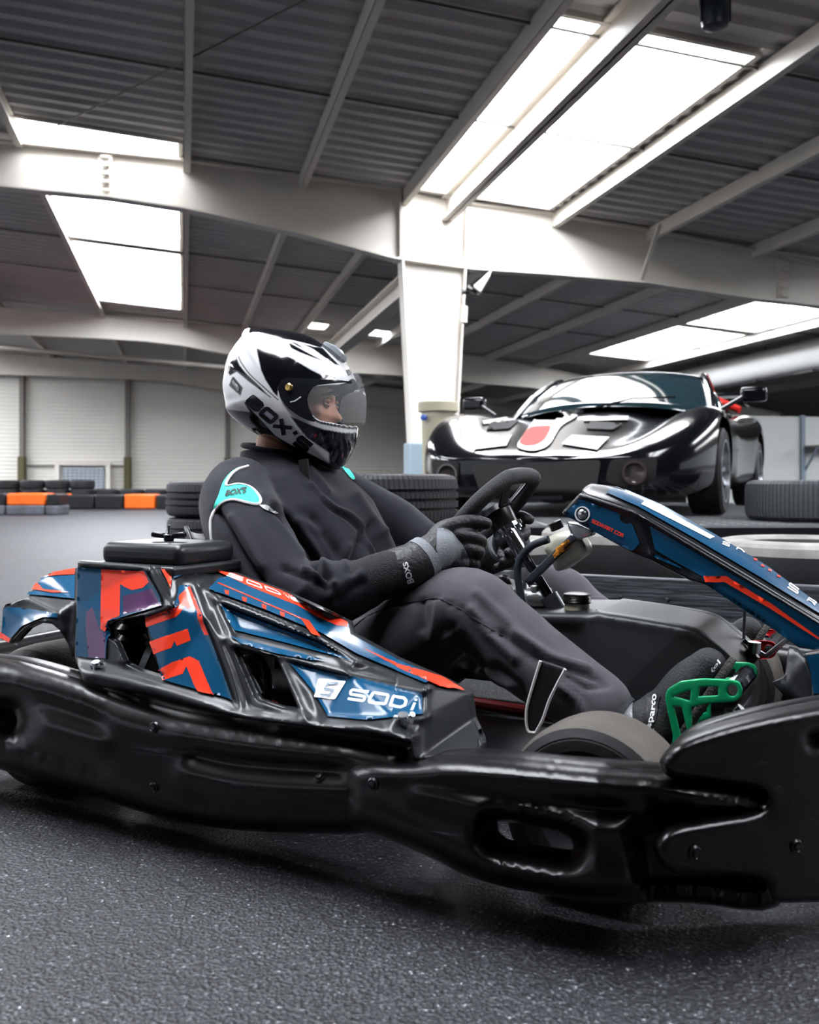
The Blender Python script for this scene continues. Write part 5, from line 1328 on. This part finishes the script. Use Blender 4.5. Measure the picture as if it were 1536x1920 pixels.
for s in (-1, 1):
    c_ = Vector((e0.x-.012, s*.031, e0.z))
    e_ = MB().lathe([(.0115*math.cos(a), .0115*math.sin(a)) for a in np.linspace(-1.55, 1.55, 12)], 16, Matrix.Translation(c_)).build('eye', EYW); hown(e_, body_)
    ir = MB().lathe([(0, .0003), (.0048, 0), (.0052, -.002)], 16, M_to(c_+Vector((.0110, s*.002, -.001)), (1, s*.15, -.1))).build('iris', EYD); hown(ir, e_)
    for nm, dz, k in (('upper_eyelid', .004, 1), ('lower_eyelid', -.0065, -1)):
        lid_ = MB().tube([dk(HW(c_+Vector((.0125*math.cos(a), s*.0145*math.sin(a)+0, dz*(1.2-.6*abs(math.sin(a))))))) for a in np.linspace(-1.2, 1.2, 9)], .0036 if k > 0 else .0028, 8).build(nm, SKIN, body_)
    bw = MB().tube([dk(HW((br0.x+.012, s*.012, br0.z+.003))), dk(HW((br0.x+.006, s*.032, br0.z+.008))), dk(HW((br0.x-.012, s*.050, br0.z+.003)))], [.003, .0045, .002], 8).build('eyebrow', HAIR, body_)

jk = blend('jacket', [(None, None, ellipse_loft(secs(torso))), (RA, [.082, .086, .082, .068, .064, .05], None), (LA, [.082, .084, .078, .062, .06, .05], None)], JK, .007, 5, creases=creJ, nz=.0035, nscale=7)
Zt = Z7
creT = [(Z7((60, 950), (250, 880), (440, 845), (540, 835)), -.003, 3), (Z7((540, 835), (680, 900), (820, 1000), (900, 1050)), -.003, 3), (Z7((545, 845), (530, 950), (500, 1060)), .006, 7), (Z7((440, 860), (450, 1000)), -.007, 7), (Z7((640, 1010), (600, 1040), (560, 1060)), .006, 7),
        (Z3((80, 320), (150, 420), (260, 520)), .007, 9), (Z3((0, 400), (60, 480), (120, 560)), -.006, 8), (Z3((200, 420), (330, 520), (480, 570), (620, 620)), -.005, 6), (Z3((260, 420), (420, 520), (560, 570)), .006, 8), (Z3((480, 600), (560, 650), (640, 640)), -.005, 5), (Z3((440, 640), (520, 700), (550, 760)), .006, 6), (Z3((100, 250), (240, 380), (340, 480)), .004, 8), (Z3((40, 560), (130, 590), (240, 640)), .006, 7), (Z3((180, 560), (280, 640), (310, 740)), -.006, 7)]
tr = blend('trousers', [(None, None, ellipse_loft(secs([((.46, 0, .08), .11, .16), ((.42, 0, .14), .14, .175), ((.385, 0, .20), .14, .175)]))), (RL, [.10, .10, .094, .078, .074, .070, .062], None), (LL, [.10, .10, .09, .075, .07, .066, .058], None)], TR, .007, 4, creases=creT, nz=.003, nscale=8)
# open hems, socks
SOCK = mat('dark_green_grey_cuff', '262d30', .85); SOCKL = mat('pale_grey_sock', 'a9abb0', .85, bump=.5, bscale=300)
for s in (-1, 1):
    a, b, c = Vector((1.02, s*.232, .212)), Vector((1.075, s*.232, .185)), Vector((1.13, s*.230, .168))
    o = MB().tube([a, (a+b)/2, b], [.050, .052, .046], 20).build('long_john_cuff', SOCK); own(o)
    o = MB().tube([b-Vector((.01, 0, -.005)), (b+c)/2, c], [.040, .038, .040], 20).build('sock', SOCKL); own(o)
bpy.context.view_layer.update()
bvJ = bvh_of([jk]); bvTr = bvh_of([tr])
# shoulder patches, piping, tags
TEAL = cloth('teal_fabric', '3fd0bd', .7, .1); PIPE = mat('pale_piping', 'd6d5d3', .6); REFL = mat('grey_reflective_tape', '8f9090', .45)
pt = decal('shoulder_patch', sm(Z6((300, 204), (235, 228), (190, 272), (165, 325), (185, 335), (250, 328), (325, 348), (378, 398), (392, 440), (370, 460), (300, 448), (220, 430), (150, 442), (85, 497), (85, 470), (115, 400), (140, 320), (185, 255), (240, 215)), 3), bvJ, TEAL, jk, .003, 5)
pp = [p for p in sm(Z6((312, 202), (240, 226), (192, 268), (163, 322), (180, 338), (250, 326), (328, 348), (384, 400), (397, 444), (370, 465), (300, 452), (220, 433), (150, 446), (88, 500), (60, 570), (64, 680), (84, 780), (122, 860)), 5)]
piping('piping', pp, bvJ, PIPE, jk, .0032, .002)
text_decal('shoulder_lettering', "BOX'S", Z6((168, 372), (302, 350), (300, 394), (160, 412)), bvJ, mat('black_embroidery', '14161a', .7), pt or jk, .005, bold=.04, shear=.15)
decal('shoulder_patch', sm(Z6((945, 180), (975, 198), (1010, 235), (1042, 285), (1020, 292), (985, 255), (950, 205)), 3), bvJ, TEAL, jk, .003, 4)
decal('reflective_tag', rnd(Z6((385, 468), (440, 472), (520, 524), (485, 528), (425, 498)), 3), bvJ, REFL, jk, .003, 4)
# collar lining edge and strap
col_pts = [Vector((.19+.080*math.cos(a), .082*math.sin(a), .672+.012*math.cos(a)*-1)) for a in np.linspace(0, 2*math.pi, 33)[:-1]]
own(MB().tube(col_pts, .006, 8, closed=True).build('collar_edge', JK), jk)
# knee seam stitched over the thigh, ankle flap
piping('seam', sm(Z7((60, 1000), (150, 930), (300, 870), (440, 845), (530, 833), (640, 880), (800, 985), (920, 1060)), 5), bvTr, mat('charcoal_thread', '2b2930', .8), tr, .0016, .0005)
flap = sheet('ankle_flap', rnd(Z3((366, 536), (470, 570), (408, 690), (376, 780), (345, 838), (312, 826), (308, 740), (334, 640)), 3), -.318, cloth('black_strap_fabric', '17171b'), None, Rr=4, bulge=.003, s=6, thick=.008); own(flap, tr)
for ln in (Z3((366, 536), (334, 640), (308, 740), (312, 826), (345, 838)), Z3((345, 838), (376, 780), (408, 690), (470, 570))):
    own(MB().tube([KP(u, v, y=-.322) for u, v in sm(ln, 4)], .0026, 8).build('piping', PIPE), flap); bpy.context.view_layer.update()
for o in list(flap.children): pass

# ---- gloves
GLV = mat('black_glove_leather', '131417', .5, bump=.3, bscale=140); GLG = mat('grey_glove_suede', '72767b', .75, bump=.3, bscale=300)
def hand(s):
    """fist closed round the rim: index .. little finger, thumb over the top; the left hand mirrors the right"""
    def q(u, v, y): p = KP(u, v, y=y); return Vector((p.x, p.y*(-s), p.z))
    W_ = WR if s < 0 else WL; E_ = Vector((RA if s < 0 else LA)[-2]); d = (W_-E_).normalized()
    pal = [W_, q(798, 1045, -.208), q(826, 1030, -.178), q(840, 1030, -.163)]
    parts = [(pal, [.034, .037, .038, .030], None)]
    for P, r in (([(842, 1006, -.162), (872, 1005, -.152), (899, 1012, -.122), (903, 1022, -.092)], .0132), ([(847, 1028, -.158), (878, 1029, -.147), (898, 1036, -.117), (892, 1047, -.088)], .0130),
                 ([(845, 1047, -.152), (873, 1052, -.141), (890, 1058, -.112), (882, 1065, -.087)], .0122), ([(836, 1063, -.146), (861, 1070, -.136), (875, 1073, -.110), (867, 1077, -.090)], .0108)):
        P = [q(*p) for p in P]; parts.append(([pal[2]+(P[0]-pal[2])*.3]+P, [r*1.5, r*1.15, r*1.05, r, r*.85], None))
    parts.append(([pal[1]+(pal[2]-pal[1])*.3, q(826, 1000, -.172), q(852, 985, -.155), q(884, 978, -.132), q(913, 982, -.116)], [.026, .0205, .0165, .0145, .0115], None))
    g = blend('glove', parts, GLV, .003, 3)
    w2 = pal[1]
    cuff = MB().tube([W_-d*.035, W_+(w2-W_)*.1, W_+(w2-W_)*.55], [.0445, .0435, .0425], 24).build('glove_cuff', GLV); own(cuff, g)
    knit = MB().tube([W_-d*.11, W_-d*.07, W_-d*.02], [.044, .046, .044], 24).build('knit_cuff', mat('dark_grey_knit', '232125', .9, bump=.6, bscale=400)); own(knit, g)
    band = MB().tube([W_+(w2-W_)*.58, W_+(w2-W_)*1.1], [.043, .0425], 24).build('grey_band', GLG); own(band, g)
    return g, cuff
gr, cuffr = hand(-1); gl, cuffl = hand(1)
bpy.context.view_layer.update(); bvG = bvh_of([gr]); bvCf = bvh_of([cuffr, gr])
decal('grey_panel', sm(Z7((532, 445), (590, 450), (650, 510), (700, 590), (700, 665), (620, 668), (545, 655), (525, 560)), 3), bvG, GLG, gr, .0015, 4)
text_decal('cuff_lettering', 'BOXS', Z7((366, 750), (340, 640), (366, 630), (404, 738)), bvCf, WHITEV, cuffr, .0025, bold=.03)

# ---- racing shoes
SHO = mat('black_suede_shoe', '15181a', .7, bump=.3, bscale=250); SOLE = mat('grey_rubber_sole', '2b2a28', .8, bump=.6, bscale=220)
def shoe(s):
    y = s*.205
    heel, ank, toe = Vector((1.118, y, .075)), Vector((1.105, s*.225, .185)), Vector((1.245, y, .285))
    ax_ = (toe-heel).normalized(); up = Vector((-ax_.z, 0, ax_.x))
    def q(t, h, dy=0): return heel+ax_*t+up*h+Vector((0, dy, 0))
    o = blend('shoe', [([q(.0, .045), q(.06, .045), q(.13, .04), q(.19, .036), q(.235, .030)], [.040, .042, .043, .041, .030], None), ([ank+Vector((.012, 0, -.0)), q(.05, .06), q(.02, .045)], [.044, .046, .042], None), ([q(.05, .07), q(.12, .055)], [.042, .036], None)], SHO, .005, 4)
    vs = []; fs = []; n = 24
    for h in (-.002, .010):
        for k in range(n):
            a = 2*math.pi*k/n; t = .118+.152*math.cos(a); wd = .044*(1+.12*math.cos(a)) if math.cos(a) > -.2 else .038; vs.append(q(t, h, wd*math.sin(a)))
    fs = [tuple(range(n))[::-1], tuple(range(n, 2*n))]+[(k, (k+1) % n, n+(k+1) % n, n+k) for k in range(n)]
    so = mk('sole', vs, fs, SOLE, None, mods=[bevelmod(.003, 2)]); recalc(so); own(so, o)
    st_ = MB().tube([q(.045, .085, -.040), q(.055, .108, 0), q(.045, .085, .040)], [.010, .012, .010], 8).build('ankle_strap', SHO); own(st_, o)
    return o
sr_ = shoe(-1); sl_ = shoe(1)
bpy.context.view_layer.update(); bvS = bvh_of([sr_])
ls = decal('label_strip', Z5((405, 600), (492, 612), (440, 830), (385, 822)), bvS, mat('black_ribbon', '0d0e10', .6), sr_, .002, 5)
text_decal('shoe_lettering', 'sparco', Z5((398, 826), (450, 606), (490, 614), (432, 822)), bvS, WHITEV, sr_, .004, bold=.02)
text_decal('shoe_mark', '(o|', Z5((815, 445), (862, 375), (880, 400), (832, 462)), bvS, WHITEV, sr_, .003, bold=.03)

# ---- helmet
HO = Z5h((312, 118), (345, 78), (410, 84), (500, 86), (620, 96), (750, 112), (850, 134), (930, 168), (1000, 212), (1065, 245), (1130, 295), (1180, 348), (1222, 415), (1255, 470), (1295, 560), (1322, 700), (1320, 850), (1304, 985), (1288, 1100), (1252, 1200), (1195, 1290), (1145, 1343), (1095, 1343),
         (1035, 1312), (900, 1258), (750, 1190), (600, 1112), (450, 1047), (330, 982), (222, 902), (162, 832), (148, 760), (128, 650), (124, 560), (148, 425), (165, 350), (220, 258), (270, 190), (303, 150))
ho = [(HP(*p).x, HP(*p).z) for p in HO]
hC = HC0.copy()
K_ = .972; ho = [(hC.x+(x-hC.x)*K_-.002, z) for x, z in ho]
HB = .128
def hw(x, z):
    t = (z-hC.z)/.14; f = 1-.10*max(0, -t-.3)-.05*max(0, t-.4)
    u = (x-hC.x)/.16; return f*(1-.10*max(0, u-.35))
v, f = pillow(ho, (hC.x, hC.z), HB, 400, 150, 2.35, hw)
hmesh = bmesh.new(); vv = [hmesh.verts.new(q) for q in v]
for q in f: 
    try: hmesh.faces.new([vv[i] for i in q])
    except ValueError: pass
bmesh.ops.remove_doubles(hmesh, verts=hmesh.verts[:], dist=.0002)
hmesh.verts.index_update()
def side_px(co_):
    return np.array([kpix(HW((c[0], -abs(c[1]), c[2]))) for c in co_])
PORT = Z5h((832, 720), (848, 650), (880, 612), (930, 594), (1020, 585), (1120, 580), (1200, 560), (1240, 525), (1290, 520), (1420, 560), (1420, 930), (1296, 962), (1230, 958), (1130, 942), (1030, 926), (945, 906), (880, 850), (845, 790))
VIS = Z5h((582, 625), (590, 585), (612, 548), (660, 524), (800, 522), (940, 533), (1080, 512), (1180, 480), (1238, 450), (1290, 440), (1440, 440), (1440, 945), (1345, 930), (1160, 930), (1000, 924), (915, 925), (850, 915), (760, 868), (670, 795), (605, 705))
PLATE = Z5h((582, 625), (590, 585), (612, 548), (660, 524), (800, 522), (940, 533), (1100, 540), (1200, 556), (1200, 566), (1020, 578), (925, 588), (872, 610), (840, 652), (824, 720), (838, 795), (872, 855), (905, 925), (850, 915), (760, 868), (670, 795), (605, 705))
allc = np.array([q.co[:] for q in hmesh.verts]); hp = side_px(allc)
inport = inpoly(hp, PORT)
fl_p = [fc for fc in hmesh.faces if all(inport[q.index] for q in fc.verts)]
shell = hmesh.copy(); shell.faces.ensure_lookup_table(); ids = [fc.index for fc in fl_p]; hmesh.faces.ensure_lookup_table()
hmesh.faces.index_update(); ids = {fc.index for fc in fl_p}
shell.faces.index_update(); bmesh.ops.delete(shell, geom=[fc for fc in shell.faces if fc.index in ids], context='FACES')
def ease(b_, k=8):
    ed = [e for e in b_.edges if e.is_boundary]; nbv = {}
    for e in ed:
        for a, c in ((e.verts[0], e.verts[1]), (e.verts[1], e.verts[0])): nbv.setdefault(a, []).append(c)
    for _ in range(k):
        new = {q: q.co*.4+sum((r.co for r in w_), Vector())/len(w_)*.6 for q, w_ in nbv.items() if len(w_) == 2}
        for q, c in new.items(): q.co = c
ease(shell)
me = bpy.data.meshes.new('helmet'); shell.to_mesh(me)
n = len(me.vertices); c3 = np.empty(n*3); me.vertices.foreach_get('co', c3); c3 = c3.reshape(-1, 3); hp2 = side_px(c3)
colr = np.tile(np.array(lin('eeeeef')), (n, 1)); BLK = np.array(lin('0c0d12')); CARB = np.array(lin('101119')); WH = np.array(lin('eeeeef'))
def mixin(sd, c, w=1.1):
    a = np.clip(.5-sd/(2*w), 0, 1)[:, None]; colr[:] = colr*(1-a)+np.asarray(c)[None]*a
def paint(poly, c):
    d = segdist(hp2, np.array(poly, float)); mixin(np.where(inpoly(hp2, poly), -d, d), c)
def line(pl, w, c): mixin(segdist(hp2, np.array(pl, float), closed=False)-w/2/4.8, c, .8)
paint(Z5h((335, 60), (480, 70), (750, 95), (870, 125), (960, 175), (1015, 215), (965, 250), (905, 232), (850, 215), (700, 180), (500, 158), (390, 132), (315, 112)), BLK)
paint(Z5h((388, 262), (378, 200), (440, 214), (470, 240), (560, 268), (720, 352), (880, 448), (960, 488), (1085, 500), (1100, 520), (940, 540), (800, 530), (660, 530), (612, 552), (585, 600), (578, 690), (540, 650), (470, 540), (430, 452)), BLK)
paint(Z5h((600, 190), (700, 212), (820, 278), (985, 366), (900, 338), (780, 292), (680, 242)), BLK); paint(Z5h((690, 192), (740, 205), (815, 250), (770, 238)), BLK)
paint(Z5h((800, 212), (900, 238), (985, 250), (1050, 320), (1135, 408), (1095, 398), (1000, 335), (900, 262)), BLK)
line(sm(Z5h((215, 295), (250, 380), (330, 490), (450, 600), (582, 718))), 9, BLK); line(sm(Z5h((200, 322), (232, 405), (310, 512), (420, 622), (515, 695))), 9, BLK)
paint(Z5h((130, 470), (140, 400), (190, 335), (205, 345), (230, 405), (300, 485), (385, 565), (480, 660), (420, 628), (330, 562), (212, 466), (172, 488), (150, 500)), BLK)
paint(Z5h((120, 808), (160, 808), (328, 828), (268, 724), (330, 792), (450, 922), (560, 1042), (700, 1122), (830, 1182), (1042, 1290), (1150, 1345), (1100, 1400), (900, 1300), (750, 1230), (600, 1150), (450, 1090), (330, 1020), (180, 930)), BLK)
paint(Z5h((690, 862), (760, 895), (880, 945), (1000, 985), (1230, 1018), (1340, 995), (1340, 1400), (1140, 1380), (1045, 1290), (1040, 1195), (840, 1058), (760, 960)), CARB)
for k in range(10):    # ribs of the black chin guard
    x0_ = 800+k*26; line(Z5h((x0_, 960+k*9), (x0_+4, 1030+k*17)), 4, np.array(lin('181920')))
line(sm(Z5h((690, 850), (770, 885), (890, 934), (1000, 970), (1130, 1000), (1240, 1008), (1330, 985))), 15, WH)
line(sm(PORT[8:]+PORT[:3]), 9, BLK)
line(sm(Z5h((835, 780), (875, 862), (945, 918), (1030, 940), (1130, 958), (1230, 974), (1330, 970))), 16, BLK)
paint(Z5h((140, 590), (170, 514), (186, 512), (266, 610), (246, 682), (228, 668)), BLK)
line(sm(Z5h((1225, 1015), (1225, 1150), (1180, 1260), (1120, 1290))), 10, np.array(lin('000000')))
paint(Z5h((1020, 245), (1090, 300), (1170, 335), (1160, 352), (1105, 335), (1030, 270)), np.array(lin('9da0a5')))
ca = me.color_attributes.new('paint', 'FLOAT_COLOR', 'POINT'); ca.data.foreach_set('color', colr.ravel().astype(np.float32))
HM = mat('helmet_paint', 'ffffff', .12, coat=.8); nt = HM.node_tree; at_ = nt.nodes.new('ShaderNodeVertexColor'); at_.layer_name = 'paint'; nt.links.new(at_.outputs[0], nt.nodes['Principled BSDF'].inputs['Base Color'])
LIN = mat('helmet_lining', '17181c', .9)
me.materials.append(HM); me.materials.append(LIN); me.polygons.foreach_set('use_smooth', np.ones(len(me.polygons), dtype=bool))
helm = bpy.data.objects.new('helmet', me); COL.objects.link(helm); shell.free(); hown(helm); recalc(helm)
sdm = helm.modifiers.new('s', 'SOLIDIFY'); sdm.thickness = .016; sdm.offset = -1; sdm.material_offset = 1; sdm.material_offset_rim = 1
# visor: the same form a little larger
inv = inpoly(hp, VIS); inpl = inpoly(hp, PLATE)
def bubble(name, sel, k, m):
    bmx = hmesh.copy(); bmx.verts.ensure_lookup_table(); keep = [fc for fc in bmx.faces if all(sel[q.index] for q in fc.verts)]; ks = set(fc.index for fc in keep)
    bmx.faces.index_update(); bmesh.ops.delete(bmx, geom=[fc for fc in bmx.faces if fc.index not in ks], context='FACES')
    ease(bmx)
    for q in bmx.verts:
        fw = max(0, min(1, (q.co.x-hC.x+.02)/.12)); q.co = Vector((hC.x+(q.co.x-hC.x)*(k+.075*fw), q.co.y*k, hC.z+(q.co.z-hC.z)*(1+(k-1)*.3)))
    m_ = bpy.data.meshes.new(name); bmx.to_mesh(m_); bmx.free(); m_.materials.append(m); m_.polygons.foreach_set('use_smooth', np.ones(len(m_.polygons), dtype=bool))
    o = bpy.data.objects.new(name, m_); COL.objects.link(o); hown(o, helm); recalc(o); return o
hmesh.faces.index_update()
CLEAR = mat('clear_visor', 'f2f6fa', .03, alpha=.07, spec=.5)
VPL = mat('smoked_visor_plate', '1c1e24', .15, coat=.5)
near = allc[:, 1] < 0
vis = bubble('visor', inv & ~inpl, 1.03, CLEAR); vpl2 = bubble('visor_plate', inpl & ~near, 1.032, VPL); vpl = bubble('visor_plate', inpl & near, 1.032, VPL)
vis.modifiers.new('s', 'SOLIDIFY').thickness = .002
bpy.context.view_layer.update(); bvV = bvh_of([vpl]); bvH = bvh_of([helm])
w_ = hit(bvV, *Z5h((680, 606))[0], .0); bl = KM.inverted() @ w_
sc0 = MB().lathe([(0, .005), (.007, .0045), (.0095, .002), (.0098, -.002)], 24, M_to(bl, (-.1, -1, .05))).build('pivot_screw', mat('brass', 'b99a5e', .25, metal=1.)); own(sc0, helm)
text_decal('visor_mark', 'SHARK', Z5h((695, 725), (790, 668), (800, 690), (700, 748)), bvV, WHITEV, vpl, .001, bold=.03) if False else None
decal('visor_mark', strip(sm(Z5h((692, 738), (735, 728), (790, 690)), 5), 2.4), bvV, WHITEV, vpl, .001, 3)
text_decal('helmet_lettering', "BOX'S", Z5h((362, 676), (896, 1122), (816, 1192), (290, 742)), bvH, mat('black_print', '0b0c10', .2, coat=.5), helm, .0012, stroke=.36)
text_decal('brow_lettering', 'BOX', Z5h((1192, 455), (1240, 438), (1248, 500), (1212, 505)), bvH, mat('black_print', '0b0c10', .2, coat=.5), helm, .0012)
decal('vent_grille', rnd(Z5h((168, 560), (180, 535), (238, 612), (228, 648)), 2), bvH, REFL, helm, .001, 3)
# vent blocks on the crown
crown = [hit(bvH, *q, .004) for q in Z5h((985, 232), (1060, 285), (1120, 335), (1165, 370))]
crown = [KM.inverted() @ q for q in crown if q]
if len(crown) > 2: own(MB().tube(crown, [.008, .014, .014, .008], 8).build('crown_vent', mat('clear_grey_vent', '8d9298', .2, coat=.5)), helm)
hmesh.free()
sp_ = [KP(u, v, y=-.085) for u, v in Z6((690, 150), (700, 240), (718, 440))]
MBs = MB()
for a, b in zip(sp_, sp_[1:]): MBs.beam(a, b, .024, .004, up=(0, 1, 0))
own(MBs.build('chin_strap', mat('black_webbing', '0e0e11', .8)), helm)
# ================================================================= LIGHT AND CAMERA
w = bpy.data.worlds.new('daylight'); SC.world = w; w.use_nodes = True
w.node_tree.nodes['Background'].inputs[0].default_value = (.86, .92, 1, 1)
w.node_tree.nodes['Background'].inputs[1].default_value = WORLD_E
cam = bpy.data.cameras.new('camera'); co = bpy.data.objects.new('camera', cam); COL.objects.link(co)
co.location = CAM; co.rotation_euler = (R(90), 0, 0)
cam.sensor_fit = 'VERTICAL'; cam.sensor_height = 36; cam.sensor_width = 36*.8; cam.lens = 36*FPX/1920
cam.shift_y = -60/1920
cam.clip_start = .05; cam.clip_end = 200
cam.dof.use_dof = True; cam.dof.focus_distance = 1.95; cam.dof.aperture_fstop = 5.6
SC.camera = co
vs = SC.view_settings; SC.display_settings.display_device = 'sRGB'
vs.view_transform = 'Standard'; vs.look = 'None'; vs.gamma = 1; vs.use_curve_mapping = False; vs.exposure = EXPO
SC.cycles.use_denoising = True
SC.cycles.max_bounces = 8; SC.cycles.diffuse_bounces = 4; SC.cycles.glossy_bounces = 4; SC.cycles.transparent_max_bounces = 12
SC.cycles.sample_clamp_indirect = 4; SC.cycles.caustics_reflective = False; SC.cycles.caustics_refractive = False
